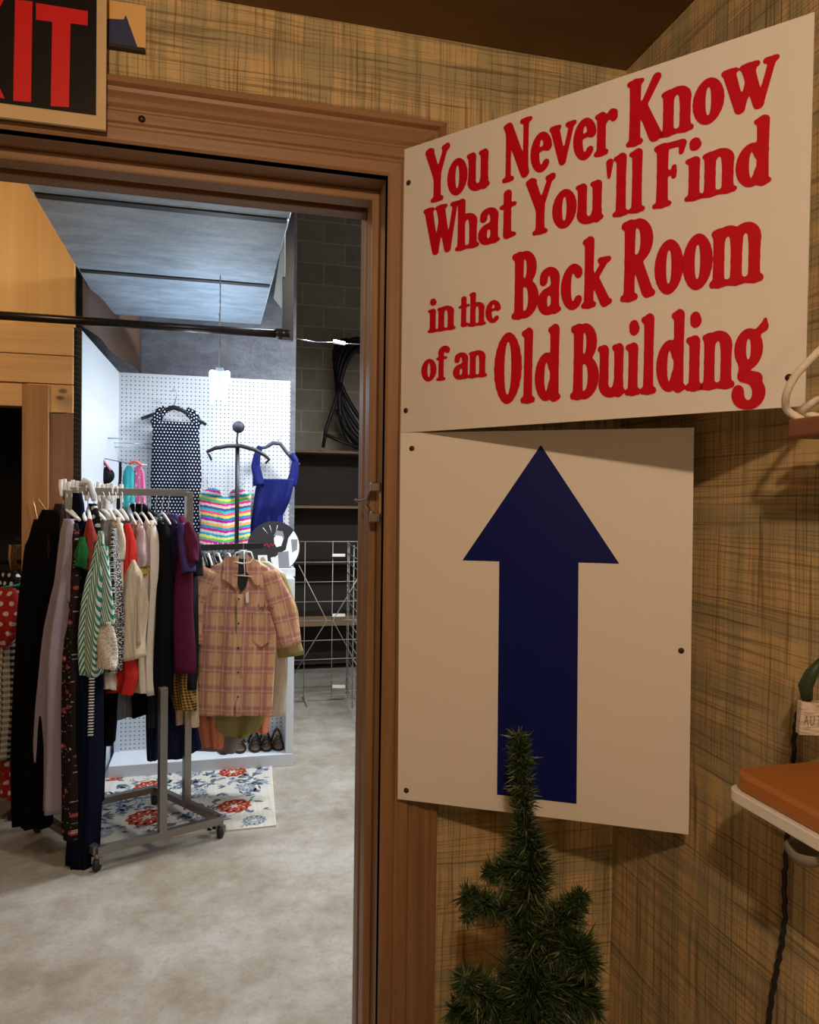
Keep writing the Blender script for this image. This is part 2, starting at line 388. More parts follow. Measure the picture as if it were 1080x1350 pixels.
def garment(name, label, cat, px, py, Z, yaw, rows, mat, th=.03, nf=5, amp=.008, group=None, sleeves=(), hem=.006, seed=None, trim=None):
    """rows: (py, half width m, shift m) at depth Z; sleeves: (side, [(dx,dpy)...], [radii])"""
    o = W(px, py, Z); d = d_yaw(yaw); k = Z/FPX; seed = seed or int(px*7+py)
    rr = [((r[0]-py)*k, r[1], r[2] if len(r) > 2 else 0) for r in rows]
    mb = MB(); panel_mesh(mb, o, d, rr, th, nf, amp, seed, hem=hem)
    if not sleeves and trim is None:
        ob = mb.build(name, mat, None, solid=.0016); return tag(ob, label, cat, group)
    root = thing(name, label, cat, o, group); mb.build('body', mat, root, solid=.0016)
    for sd, pth, rad in sleeves:
        pts = [o+d*(sd*q[0])+Vector((0,0,-q[1]*k)) for q in pth]
        s = MB(); sleeve_mesh(s, pts, rad, side=d, seed=seed); s.build('sleeve', mat, root, solid=.0016)
    if trim: trim(root, o, d, k)
    return root

def hanger(px, py, Z, yaw, mat, label, cat='hanger', hw=.2, drop=.07, r=.005, hook=.055, name='coat_hanger', group='hangers on the rolling rack', hm=None):
    """py = neck of the hanger; hook rises above it"""
    o = W(px, py, Z); d = d_yaw(yaw); up = Vector((0,0,1))
    root = thing(name, label, cat, o, group)
    b = MB(); pts = []
    for i in range(13):
        t = -1+i/6; pts.append(o+d*hw*t+up*(-drop*abs(t)**1.3))
    b.tube(pts, [r*1.3 if 0 < i < 12 else r for i in range(13)], 8)
    b.tube([o+d*hw*.9+up*(-drop*.9), o+up*(-drop*1.05), o-d*hw*.9+up*(-drop*.9)], r*.7, 6)
    b.build('shoulder_bar', mat, root)
    h = MB(); hp = [o, o+up*hook*.5]
    for i in range(9):
        a = -pi/2+i/8*pi*1.25; hp.append(o+up*(hook*.5+.02)+up*(.02*sin(a))+d*(.02*cos(a)))
    h.tube(hp, .0022, 6); h.build('hook', hm or STEELW, root)
    return root

# ------------------------------------------------------------------ setting: front room
YC = 1.236      # face of the door casing
YW = 1.256      # wallpapered wall plane
YB = 1.41       # rear face of that wall
XR = 0.722      # right wall
ZC = 2.385      # front room ceiling
DX0, DX1, DZ = -0.66, 0.276, 2.135     # door opening
def build_setting():
    b = MB()
    b.box((-4.5, -3, -.1), (3.2, 8.2, 0)); struct(b.build('floor', CONC))
    b = MB()
    b.box((-2.4, YW, 0), (DX0-.02, YB, 4.5)); b.box((DX1+.02, YW, 0), (XR+.1, YB, 4.5)); b.box((DX0-.02, YW, DZ+.02), (DX1+.02, YB, 4.5))
    struct(b.build('wall_back', WP_X))
    b = MB(); b.box((XR, -3, 0), (XR+.1, YW, ZC)); struct(b.build('wall_right', WP_Y))
    b = MB(); b.box((-2.5, -3, 0), (-2.4, YW, ZC)); struct(b.build('wall_left', WP_Y))
    b = MB(); b.box((-2.5, -3.1, 0), (XR+.1, -3, ZC)); struct(b.build('wall_front', WP_X))
    b = MB(); b.box((-2.5, -3.1, ZC), (XR+.1, YW, ZC+.1)); struct(b.build('ceiling', CEIL))
    # casing: moulded profile run round the opening with a mitre
    prof = [(0, 0), (0, .026), (.010, .028), (.014, .020), (.020, .0195), (.033, .023), (.040, .0235), (.045, .0185), (.048, .0185), (.052, .022), (.066, .022), (.069, .0185), (.073, .0185), (.077, .021), (.094, .021), (.098, .018), (.098, 0)]
    for side, mt in (('right', CASING), ('top', CASING_H), ('left', CASING)):
        b = MB(); n = len(prof)
        def P(u, v, e):
            # u measured from outer edge inward
            k = .098-u; y = YW-v
            return {'r0': (DX1+k, y, 0), 'rt': (DX1+k, y, DZ+k), 'lt': (DX0-k, y, DZ+k), 'l0': (DX0-k, y, 0)}[e]
        e0, e1 = {'right': ('r0', 'rt'), 'top': ('rt', 'lt'), 'left': ('lt', 'l0')}[side]
        vs = [P(u, v, e0) for u, v in prof]+[P(u, v, e1) for u, v in prof]
        b.add(vs, [(i, i+1, n+i+1, n+i) for i in range(n-1)])
        struct(b.build({'right': 'trim_1', 'top': 'trim_2', 'left': 'trim_3'}[side], mt))
    # jamb with stepped stops
    root = bpy.data.objects.new('door_1', None); scn.collection.objects.link(root); root.location = (DX1, YW, 0); struct(root)
    for nm, x, sx in (('jamb', DX1, 1), ('jamb', DX0, -1)):
        b = MB(); b.box((x, YW-.0165, 0), (x+sx*.02, YB+.01, DZ+.02)); b.build(nm, CASING, root)
        b = MB(); b.box((x, YW+.045, 0), (x-sx*.014, YW+.085, DZ-.014)); b.build('door_stop', CASING, root, bevel=.003)
        b = MB(); b.box((x, YB-.03, 0), (x-sx*.010, YB+.005, DZ-.01)); b.build('door_stop', CASING, root, bevel=.002)
    b = MB(); b.box((DX0-.02, YW-.0165, DZ), (DX1+.02, YB+.01, DZ+.02)); b.build('head_jamb', CASING_H, root)
    b = MB(); b.box((DX0, YW+.045, DZ), (DX1, YW+.085, DZ-.018)); b.build('door_stop', CASING_H, root, bevel=.003)
    b = MB(); b.box((DX0, YB-.03, DZ), (DX1, YB+.005, DZ-.012)); b.build('door_stop', CASING_H, root, bevel=.002)
    # raw edge casing on the far side
    b = MB(); b.box((DX1-.006, YB+.012, 0), (DX1+.09, YB+.03, DZ+.09)); struct(b.build('trim_4', plain('grey_painted_edge', (.32, .31, .33), .6, 0, .3, 12.)))
    # latch
    zc = PL(495, 662, 1, YW+.07).z
    t = thing('door_latch', 'small worn brass and steel latch on the right door jamb', 'latch', (DX1, YW+.03, zc))
    b = MB(); b.box((DX1-.0015, YW+.012, zc-.030), (DX1+.001, YW+.052, zc+.030)); b.build('plate', BRASS, t, bevel=.0008)
    b = MB(); b.tube([(DX1-.004, YW+.02, zc+.026), (DX1-.016, YW+.022, zc+.02), (DX1-.018, YW+.03, zc+.006), (DX1-.026, YW+.06, zc+.001), (DX1-.032, YW+.075, zc+.003)], .0028, 8)
    b.tube([(DX1-.004, YW+.02, zc-.022), (DX1-.016, YW+.022, zc-.016), (DX1-.019, YW+.034, zc-.006)], .0028, 8); b.build('catch', CHROME, t)
    for q in (zc+.018, zc-.034): b = MB(); b.box((DX1-.018, YW+.004, q), (DX1-.001, YW+.02, q+.016)); b.build('staple', CHROME, t, bevel=.002)
    # screw head on the header
    p = PL(187, 157, 1, YW-.0225); b = MB(); b.lathe([(.0001, .004), (.003, .0038), (.0052, .0015), (.0055, 0)], p, (0, -1, 0), 16)
    tag(b.build('screw', SCREW), 'single round screw head in the moulded door header', 'screw')
build_setting()

# ------------------------------------------------------------------ lettering
def rs(x, y): return (x, y)
def C(x0, y0, r0_, x1, y1, r1): return [(x0, y0, r0_, x1, y1, r1)]
def arc(cx, cy, rx, ry, a0, a1, wv=.034, wh=.075, n=22):
    out = []; pr = None
    for i in range(n+1):
        a = radians(a0+(a1-a0)*i/n); q = (cx+rx*cos(a), cy+ry*sin(a), wv+(wh-wv)*cos(a)**2)
        if pr: out.append((*pr, *q))
        pr = q
    return out
def stem(x, y0, y1, r=.075):
    m = (y0+y1)/2; return C(x, y0+r*.5, r, x, m, r*.9)+C(x, m, r*.9, x, y1-r*.5, r)
def srf(x, y, w=.085, r=.036): return C(x-w, y, r, x+w, y, r)
def shift(p, dx): return [(a+dx, b, c, d+dx, e, f) for a, b, c, d, e, f in p]
gn = stem(.09, .03, .64)+arc(.21, .50, .12, .14, 0, 150, .04, .07)+stem(.33, .03, .52)+srf(.09, .04)+srf(.33, .04)+C(.02, .63, .032, .09, .62, .05)
gh = stem(.09, .03, .97)+arc(.21, .50, .12, .14, 0, 150, .04, .07)+stem(.33, .03, .52)+srf(.09, .04)+srf(.33, .04)+C(.02, .95, .032, .09, .93, .05)
gm = gn+shift(arc(.21, .50, .12, .14, 0, 150, .04, .07)+stem(.33, .03, .52)+srf(.33, .04), .24)
gv = C(.07, .62, .075, .21, .09, .06)+C(.37, .63, .042, .23, .08, .04)+srf(.07, .66, .07)+srf(.36, .66, .06)
gV = C(.07, .92, .085, .22, .09, .06)+C(.37, .93, .045, .24, .08, .045)+srf(.07, .96, .08)+srf(.37, .96, .06)
GL = {
 'Y': (.46, C(.06,.93,.085,.22,.48,.075)+C(.41,.94,.045,.25,.48,.05)+stem(.235,.04,.5,.078)+srf(.235,.04,.10)+srf(.06,.95,.06)+C(.36,.95,.035,.44,.95,.06)),
 'o': (.42, arc(.21,.34,.128,.28,0,360,.042,.078)),
 'u': (.47, stem(.10,.2,.64)+stem(.35,.03,.64)+arc(.22,.19,.13,.14,180,350,.045,.072)+C(.02,.64,.032,.1,.63,.05)+C(.27,.64,.032,.35,.63,.05)+C(.35,.05,.05,.43,.06,.03)),
 'N': (.54, stem(.09,.03,.9,.05)+C(.09,.92,.08,.43,.08,.08)+stem(.44,.1,.97,.05)+srf(.09,.04,.08)+srf(.44,.96,.08)+C(.02,.95,.035,.09,.95,.05)),
 'e': (.40, arc(.21,.34,.128,.28,15,315,.042,.075)+C(.12,.37,.03,.33,.42,.035)),
 'v': (.41, gv), 'r': (.38, stem(.1,.03,.64)+srf(.1,.04)+C(.02,.63,.032,.1,.62,.05)+C(.13,.5,.04,.27,.64,.045)+C(.3,.6,.072,.31,.55,.06)),
 'K': (.52, stem(.11,.03,.97,.082)+srf(.11,.04,.09)+srf(.11,.96,.09)+C(.43,.94,.06,.2,.5,.045)+C(.22,.56,.07,.42,.07,.088)+C(.42,.05,.04,.5,.05,.035)),
 'n': (.44, gn), 'm': (.68, gm), 'h': (.44, gh),
 'w': (.66, gv+shift(gv,.24)), 'W': (.68, gV+shift(gV,.26)),
 'a': (.42, stem(.31,.03,.5,.072)+arc(.2,.5,.11,.14,0,150,.04,.07)+C(.1,.52,.066,.1,.5,.066)+arc(.19,.19,.11,.15,60,310,.04,.075)+C(.19,.35,.035,.31,.42,.04)+C(.32,.06,.05,.39,.05,.03)),
 't': (.31, stem(.14,.06,.9,.072)+C(.03,.63,.034,.27,.65,.036)+C(.15,.09,.07,.27,.08,.035)),
 "'": (.15, C(.08,.92,.055,.07,.68,.02)),
 'l': (.25, stem(.12,.03,.98)+srf(.12,.04,.09)+C(.03,.95,.034,.12,.94,.05)),
 'i': (.25, stem(.12,.03,.63)+srf(.12,.04,.09)+C(.03,.62,.034,.12,.61,.05)+C(.13,.85,.078,.12,.89,.07)),
 'F': (.46, stem(.12,.03,.97,.082)+srf(.12,.04,.10)+C(.04,.95,.045,.40,.95,.045)+C(.41,.93,.05,.39,.80,.03)+C(.12,.52,.04,.28,.52,.04)+C(.29,.6,.03,.29,.45,.03)),
 'd': (.46, stem(.34,.03,.98)+arc(.2,.33,.12,.27,30,335,.042,.075)+C(.26,.95,.034,.34,.94,.05)+C(.35,.05,.05,.42,.05,.03)),
 'B': (.48, stem(.12,.03,.97,.082)+C(.03,.95,.045,.22,.955,.042)+C(.03,.045,.042,.24,.045,.042)+C(.12,.53,.04,.24,.53,.04)+arc(.22,.745,.135,.21,-90,90,.042,.08)+arc(.23,.285,.165,.24,-90,90,.042,.085)),
 'c': (.38, arc(.21,.34,.128,.28,50,315,.042,.078)+C(.29,.55,.065,.3,.52,.06)),
 'k': (.46, stem(.1,.03,.98)+srf(.1,.04)+C(.02,.95,.034,.1,.94,.05)+C(.36,.63,.045,.17,.36,.04)+C(.2,.4,.06,.37,.06,.075)+srf(.35,.65,.07)+C(.37,.05,.04,.45,.05,.034)),
 'R': (.52, stem(.12,.03,.97,.082)+srf(.12,.04,.10)+C(.03,.95,.045,.22,.955,.042)+C(.12,.50,.04,.24,.50,.04)+arc(.23,.73,.155,.225,-90,90,.042,.085)+C(.24,.48,.07,.40,.1,.08)+C(.41,.06,.045,.49,.06,.036)),
 'O': (.52, arc(.26,.5,.165,.44,0,360,.046,.09)),
 'g': (.46, arc(.2,.44,.115,.19,0,360,.04,.07)+C(.28,.6,.035,.4,.68,.05)+C(.41,.69,.05,.42,.76,.02)+C(.12,.25,.045,.13,.14,.05)+C(.13,.13,.07,.32,.08,.075)+arc(.21,-.08,.145,.14,-190,60,.04,.075)),
 'f': (.31, stem(.13,.03,.82,.07)+srf(.13,.04,.09)+arc(.22,.8,.09,.14,30,180,.04,.07)+C(.29,.86,.06,.3,.83,.055)+C(.03,.64,.034,.26,.65,.034)),
 ' ': (.26, []),
}
def glyph_poly(prims, res=1/44., off=.0):
    """fill of the union of tapered strokes, cut cell by cell at the zero line"""
    xs = np.arange(-.12, .95, res); ys = np.arange(-.36, 1.12, res); X, Y = np.meshgrid(xs, ys); D = np.full(X.shape, 9.)
    for x0, y0, ra, x1, y1, rb in prims:
        dx, dy = x1-x0, y1-y0; L = dx*dx+dy*dy+1e-12; t = np.clip(((X-x0)*dx+(Y-y0)*dy)/L, 0, 1)
        d = np.hypot(X-x0-t*dx, Y-y0-t*dy)-(ra+(rb-ra)*t)
        k = .022; h = np.clip(.5+.5*(D-d)/k, 0, 1); D = D*(1-h)+d*h-k*h*(1-h)
    D = D-.008; polys = []; ny, nx = X.shape
    for j in range(ny-1):
        for i in range(nx-1):
            c = [(xs[i], ys[j], D[j, i]), (xs[i+1], ys[j], D[j, i+1]), (xs[i+1], ys[j+1], D[j+1, i+1]), (xs[i], ys[j+1], D[j+1, i])]
            if all(q[2] > 0 for q in c): continue
            out = []
            for a, b in zip(c, c[1:]+c[:1]):
                if a[2] <= 0: out.append((a[0], a[1]))
                if (a[2] <= 0) != (b[2] <= 0):
                    t = a[2]/(a[2]-b[2]); out.append((a[0]+(b[0]-a[0])*t, a[1]+(b[1]-a[1])*t))
            if len(out) > 2: polys.append(out)
    return polys
GC = {}
def word(parent, mat, text, O, X, Y, x0, x1, ybase, cap, tilt=0.0, res=1/44.):
    tot = sum(GL[c][0] for c in text); sx = (x1-x0)/tot; cur = 0; b = MB(); O, X, Y = map(Vector, (O, X, Y)); N = X.cross(Y)
    for c in text:
        if c not in GC: GC[c] = glyph_poly(GL[c][1])
        for pl in GC[c]:
            vs = [O+X*(x0+(cur+a)*sx)+Y*(ybase+bb*cap)+N*.0008 for a, bb in pl]; b.add(vs, [tuple(range(len(vs)))])
        cur += GL[c][0]
    return b.build('lettering', mat, parent)

# ------------------------------------------------------------------ the two signs
def sign_axes(p, q):
    X = (Vector(q)-Vector(p)).normalized(); Y = Vector((0,0,1)); Y = (Y-X*Y.dot(X)).normalized(); return X, Y
def plate(name, corners, N, th, mat, parent):
    b = MB(); vs = [Vector(c) for c in corners]+[Vector(c)-N*th for c in corners]
    b.add(vs, [(0,1,2,3),(7,6,5,4),(0,4,5,1),(1,5,6,2),(2,6,7,3),(3,7,4,0)]); return b.build(name, mat, parent)
def screw(parent, O, X, Y, u, v):
    N = X.cross(Y); b = MB(); b.lathe([(.0001, .0032), (.0025, .003), (.0042, .0014), (.0045, 0)], Vector(O)+X*u+Y*v, N, 14); b.build('screw', SCREW, parent)
def signs():
    TL = Vector((.3022, 1.2335, 2.1753)); TR = Vector((.6738, .7497, 2.1742)); X, Y = sign_axes(TL, TR); N = X.cross(Y)
    t = thing('lettered_sign', 'large white board with red words about the back room, set across the corner', 'sign', TL+Y*-.457)
    cs = [TL+Y*-.4655, TR+Y*-.459, TR+Y*-.0005, TL+Y*.0045]
    plate('board', [cs[0], cs[1], cs[2], cs[3]], N, .004, WHITE_SIGN, t)
    ws = [('You', .048, .169, -.097, .087), ('Never', .193, .372, -.098, .087), ('Know', .386, .570, -.097, .087),
          ('What', .047, .216, -.184, .079), ("You'll", .235, .412, -.187, .083), ('Find', .424, .568, -.188, .082),
          ('in', .055, .108, -.306, .056), ('the', .115, .191, -.306, .052), ('Back', .212, .366, -.305, .097), ('Room', .382, .560, -.304, .107),
          ('of', .043, .095, -.385, .055), ('an', .106, .168, -.386, .060), ('Old', .182, .294, -.431, .108), ('Building', .310, .568, -.431, .104)]
    for w in ws: word(t, RED, w[0], TL, X, Y, *w[1:])
    for u, v in ((.010, -.053), (.011, -.429), (.592, -.424)): screw(t, TL, X, Y, u, v)
    TL = Vector((.2987, 1.2224, 1.7088)); TR = Vector((.6920, .9896, 1.7114)); X, Y = sign_axes(TL, TR); N = X.cross(Y)
    t = thing('arrow_sign', 'white board with a navy up arrow, below the lettered board', 'sign', TL+Y*-.61)
    plate('board', [TL+Y*-.610, TR+Y*-.6101, TR, TL], N, .004, WHITE_SIGN, t)
    b = MB(); pts = [(.231,-.023),(.352,-.206),(.291,-.206),(.292,-.583),(.167,-.583),(.167,-.208),(.107,-.208)]
    b.add([TL+X*u+Y*v+N*.0008 for u, v in pts], [(0,6,5,2,1),(5,4,3,2)]); b.build('arrow', BLUE, t)
    for u, v in ((.020, -.026), (.015, -.594), (.443, -.334)): screw(t, TL, X, Y, u, v)
signs()

# ------------------------------------------------------------------ exit sign and card behind
def exit_sign():
    y = YW-.040; a = PL(139.5, 171.5, 1, y); xr, zb = a.x, a.z; wdt, hgt = .365, .213
    t = thing('exit_sign', 'black cardboard exit sign with red letters and a tan border', 'sign', (xr-wdt/2, y, zb))
    cardm = plain('tan_cardboard', (.60, .44, .24), .6, 0, .12, 20.); b = MB(); b.box((xr-wdt, y, zb), (xr, y+.006, zb+hgt)); b.build('card', cardm, t)
    b = MB(); m = .0135; b.box((xr-wdt+m, y-.0012, zb+m+.006), (xr-m, y, zb+hgt-m)); b.build('black_panel', plain('black_gloss', (.008, .007, .007), .22, 0, .1, 4., .6), t)
    def pp(px, py): q = PL(px, py, 1, y-.0012); return (q.x-xr, q.z-zb)
    # T and I read straight off the sign, X and E mirrored at the same size
    T = [pp(47.5, 4), pp(116, 15), pp(115.5, 34), pp(93, 31), pp(91, 141.5), pp(67, 140), pp(69, 29), pp(47.5, 26)]
    I = [pp(20, 0), pp(43, 2), pp(41, 135), pp(17.5, 133)]
    zt = T[0][1]; zl = T[5][1]-.002; h = zt-zl; xi = I[0][0]-.012
    Xp = [(xi-.092, zt+.006), (xi-.068, zt+.006), (xi-.046, zl+h*.62), (xi-.024, zt+.004), (xi, zt+.004), (xi-.033, zl+h*.5), (xi-.001, zl+.004), (xi-.025, zl+.004), (xi-.046, zl+h*.38), (xi-.068, zl+.006), (xi-.092, zl+.006), (xi-.058, zl+h*.5)]
    xe = xi-.105; Ep = [(xe-.07, zl+.006), (xe, zl+.006), (xe, zl+.03), (xe-.045, zl+.03), (xe-.045, zl+h*.42), (xe-.008, zl+h*.42), (xe-.008, zl+h*.58), (xe-.045, zl+h*.58), (xe-.045, zt-.02), (xe, zt-.02), (xe, zt+.006), (xe-.07, zt+.006)]
    redm = plain('exit_red', (.62, .012, .012), .35, 0, .05)
    for poly in (T, I, Xp, Ep):
        b = MB(); b.prism(poly, (xr, y-.0012, zb), (1,0,0), (0,0,1), (0,-1,0), .0006); b.build('letter', redm, t)
    y2 = YW-.003; p0 = PL(120, 2, 1, y2); p1 = PL(192, 68, 1, y2)
    t = thing('paper_card', 'small tan card with a dark blue shape, behind the exit sign', 'card', (p1.x-.03, y2, p1.z))
    b = MB(); b.box((p0.x-.04, y2, p1.z), (p1.x, y2+.002, PL(192, 8, 1, y2).z)); b.build('card', plain('orange_tan_card', (.78, .47, .17), .6, 0, .06), t)
    def q(px, py): v = PL(px, py, 1, y2); return (v.x, v.z)
    b = MB(); b.prism([q(130, 24), q(163, 26), q(166, 20), q(182, 64), q(130, 63)], (0, y2, 0), (1,0,0), (0,0,1), (0,-1,0), .0006); b.build('blue_print', plain('dark_blue_print', (.025, .035, .12), .5), t)
    b = MB(); b.box((p0.x-.04, y2-.008, p1.z-.004), (p1.x, y2, p1.z+.001)); b.build('black_lip', BLACK, t)
exit_sign()

# ------------------------------------------------------------------ shelves on the right wall
def right_side():
    # upper: mahogany board hung by white rope
    c = PL(1040, 553, 0, .612); z1 = c.z; y1 = c.y
    t = thing('rope_shelf', 'reddish wooden shelf board with a white rope loop, beside the lettered sign', 'shelf', (.66, y1-.2, z1-.02))
    b = MB(); b.box((.610, y1-.42, z1-.021), (.716, y1, z1)); b.build('board', MAHOG, t, bevel=.003)
    b = MB(); A = Vector((.620, y1-.012, z1-.002))
    b.tube(smoothp([A, W(1038, 540, .825), W(1037, 520, .81), W(1048, 497, .80), W(1065, 478, .79), W(1085, 458, .78), W(1115, 430, .76), W(1150, 380, .73)]), .0041, 10); b.build('rope', ROPE, t)
    b = MB(); A = Vector((.665, y1-.02, z1-.002)); b.tube(smoothp([A, W(1062, 545, .84), W(1068, 534, .83), W(1082, 526, .82), W(1100, 526, .80), W(1120, 545, .78)]), .0041, 10); b.build('rope', ROPE, t)
    b = MB(); p = Vector((.660, y1-.04, z1-.021)); b.lathe([(.0001, -.012), (.008, -.011), (.011, -.004), (.009, 0)], p, (0,0,1), 16); b.build('peg', BLKPL, t)
    # lower shelf: tan pad on a white tray
    z = 1.262; yE = .775
    t = thing('padded_shelf', 'tan padded wall shelf with a white rim, low on the right wall', 'shelf', (.66, .55, z))
    def rounded(x0, y0, x1, y1, r, n=6):
        out = [(x1, y0), (x1, y1)]
        for i in range(n+1):
            a = pi/2+i/n*pi/2; out.append((x0+r+r*cos(a), y1-r+r*sin(a)))
        out.append((x0, y0)); return out
    b = MB(); b.prism(rounded(.592, .1, .720, yE, .02), (0,0,z-.012), (1,0,0), (0,1,0), (0,0,1), .014); b.build('tray', WHTPL, t, bevel=.0015)
    b = MB(); b.prism(rounded(.597, .1, .720, yE-.004, .022), (0,0,z+.002), (1,0,0), (0,1,0), (0,0,1), .022); b.build('pad', LEATH, t, bevel=.005)
    b = MB(); p = W(1063, 1122, .80); b.lathe([(.001, -.012), (.014, -.011), (.02, -.002), (.021, .004)], p, (0,0,1), 24); b.build('foot_cup', plain('grey_rubber_cup', (.30, .27, .22), .3), t)
    # little block sign
    y = .80
    o = W(1049, 967, .875); X = Vector((.94, -.34, 0)).normalized(); X = Vector((cos(radians(20)), -sin(radians(20)), 0))
    t = thing('word_plaque', 'small whitewashed plaque with carved grey letters, above the padded shelf', 'plaque', o)
    wm = NT('whitewashed_wood', .8, 0, .2); s = wm.sep(wm.coord()); nz = wm.noise(wm.comb(wm.ma('MULTIPLY', s[0], 60), 0., wm.ma('MULTIPLY', s[2], 500)), 1., 3.)
    wm.col(wm.ramp(nz, [(.35, (.36, .30, .24)), (.55, (.68, .62, .54))]))
    Y = (Vector((0,0,1))+X*.04).normalized(); N = X.cross(Y)
    b = MB(); b.obox(o+X*.048+Y*.019, X*.046, N*.006, Y*.019); b.build('block', wm.m, t, bevel=.001)
    inkm = plain('faded_grey_ink', (.22, .19, .15), .7); b = MB()
    O2 = o+X*.006+Y*.012+N*.0065
    strokes = {'A': [((0,0),(.35,1)),((.35,1),(.7,0)),((.15,.4),(.55,.4))], 'U': [((0,1),(0,.2)),((0,.2),(.3,0)),((.3,0),(.6,.2)),((.6,.2),(.6,1))], 'T': [((0,1),(.7,1)),((.35,1),(.35,0))],
               'M': [((0,0),(.05,1)),((.05,1),(.4,.2)),((.4,.2),(.75,1)),((.75,1),(.8,0))], 'N': [((0,0),(0,1)),((0,1),(.6,0)),((.6,0),(.6,1))]}
    cur = 0
    for ch in 'AUTUMN':
        for (a, c_), (d, e) in strokes[ch]:
            b.tube([O2+X*(cur+a*.0066)+Y*c_*.011, O2+X*(cur+d*.0066)+Y*e*.011], .0006, 4)
        cur += .0070
    b.build('lettering', inkm, t)
    b = MB(); b.tube([W(1064, 922, .875), W(1062, 905, .87), W(1070, 888, .865), W(1084, 870, .86)], [.006, .008, .007, .004], 8); b.build('leaf_sprig', plain('dark_green_leaf', (.03, .06, .025), .5), t)
    # black cord down the wall
    b = MB(); X0 = XR-.005
    pts = [PL(1052, 940, 0, X0), PL(1047, 970, 0, X0), PL(1046, 1020, 0, X0)]
    for px, py in ((1040, 1075), (1037, 1120), (1034, 1165), (1035, 1210), (1031, 1245), (1024, 1280), (1017, 1320), (1012, 1360), (1008, 1420)): pts.append(PL(px, py, 0, X0))
    fine = []
    for i in range(len(pts)-1):
        for j in range(6): fine.append(pts[i].lerp(pts[i+1], j/6)+Vector((0, .0015*sin(i*6+j*2.1), 0)))
    b.tube(fine, .0032, 8); tag(b.build('power_cord', BLKPL), 'black cord hanging down the right wall behind the padded shelf', 'cord')
right_side()

# ------------------------------------------------------------------ artificial pine
def pine_tree():
    nm = NT('pine_needles', .45, 0, .3); gi = nm.n.new('ShaderNodeNewGeometry').outputs['Random Per Island']
    nm.col(nm.ramp(gi, [(0, (.010, .026, .010)), (.5, (.035, .070, .024)), (.85, (.075, .115, .045)), (1, (.24, .26, .13))]))
    bark = plain('twisted_wire_stem', (.03, .03, .018), .7)
    Zt = 1.06
    def w(px, py, dz=0): return W(px, py, Zt+dz)
    root = thing('artificial_pine', 'dark green artificial pine tree standing in front of the arrow sign', 'plant', w(700, 1350)-Vector((0,0,w(700,1350).z)))
    br = [
     ([(683,968),(687,1000),(690,1050),(692,1085)], [.015,.020,.022,.014], 700, 0),
     ([(692,1080),(696,1110),(700,1150),(697,1190)], [.014,.028,.036,.030], 1100, 0),
     ([(697,1180),(690,1215),(700,1260),(705,1300)], [.026,.025,.034,.038], 1200, 0),
     ([(690,1200),(650,1195),(612,1180)], [.026,.022,.020], 650, -.01),
     ([(640,1190),(622,1200),(614,1212)], [.012,.012,.012], 180, -.03),
     ([(705,1235),(740,1215),(768,1178)], [.036,.03,.014], 900, .0),
     ([(715,1250),(750,1245),(770,1255),(774,1280)], [.034,.034,.026,.02], 900, -.04),
     ([(690,1140),(660,1150),(640,1150)], [.03,.02,.014], 350, .02),
     ([(700,1330),(650,1320),(620,1300),(612,1288)], [.036,.034,.026,.016], 900, -.03),
     ([(700,1330),(640,1345),(600,1330)], [.05,.04,.022], 900, .02),
     ([(705,1300),(740,1300),(768,1310),(778,1330)], [.05,.042,.03,.02], 1000, .0),
     ([(700,1290),(700,1330),(695,1380),(690,1440)], [.045,.055,.06,.06], 2200, 0),
     ([(700,1400),(640,1390),(590,1410)], [.05,.045,.03], 700, .0),
     ([(700,1400),(760,1380),(800,1400)], [.05,.045,.03], 700, .0),
     ([(700,1480),(620,1490),(560,1500)], [.05,.045,.03], 700, .0),
     ([(700,1480),(780,1470),(830,1500)], [.05,.045,.03], 700, .0),
    ]
    rnd = random.Random(3)
    for bi, (pth, rad, cnt, dz) in enumerate(br):
        pts = [w(*q, dz*(i/(len(pth)-1))) for i, q in enumerate(pth)]; s = MB(); s.tube(pts, .0022, 6); bo = s.build('branch', bark, root)
        b = MB()
        for k in range(int(cnt*1.5)):
            f = rnd.random()*(len(pts)-1); i = min(int(f), len(pts)-2); t = f-i; p = pts[i].lerp(pts[i+1], t)
            ax = (pts[i+1]-pts[i]).normalized()
            if bi in (0, 1, 2, 11): ax = -ax
            R = (rad[i]*(1-t)+rad[i+1]*t)*1.12; v = Vector((rnd.gauss(0,1), rnd.gauss(0,1), rnd.gauss(0,1))); v = (v-ax*v.dot(ax)).normalized()
            d = (v+ax*rnd.uniform(-.5, 1.1)).normalized(); st = rnd.uniform(0, .35); L = R*rnd.uniform(.55, 1.15)*(1.35 if rnd.random() < .05 else 1)
            side = d.cross(Vector((rnd.gauss(0,1), rnd.gauss(0,1), rnd.gauss(0,1)))).normalized(); wd_ = rnd.uniform(.0007, .0014)
            a = p+d*R*st*.5; m = a+d*L*.55+Vector((0,0,-.001)); e = a+d*L+Vector((0,0,rnd.uniform(-.004,.002)))
            b.add([a-side*wd_, a+side*wd_, m+side*wd_, e, m-side*wd_], [(0,1,2,3,4)])
        b.build('needles', nm.m, bo)
    base = root.location; s = MB(); s.tube([w(690,1440), base+Vector((0,0,.15))], [.006,.012], 8); s.build('trunk', bark, root)
    s = MB(); s.lathe([(.001,0),(.11,0),(.14,.2),(.15,.2),(.15,.21),(.13,.21),(.12,.17),(.001,.17)], base, (0,0,1), 28); s.build('pot', plain('brown_pot', (.12,.06,.03), .6), root)
pine_tree()

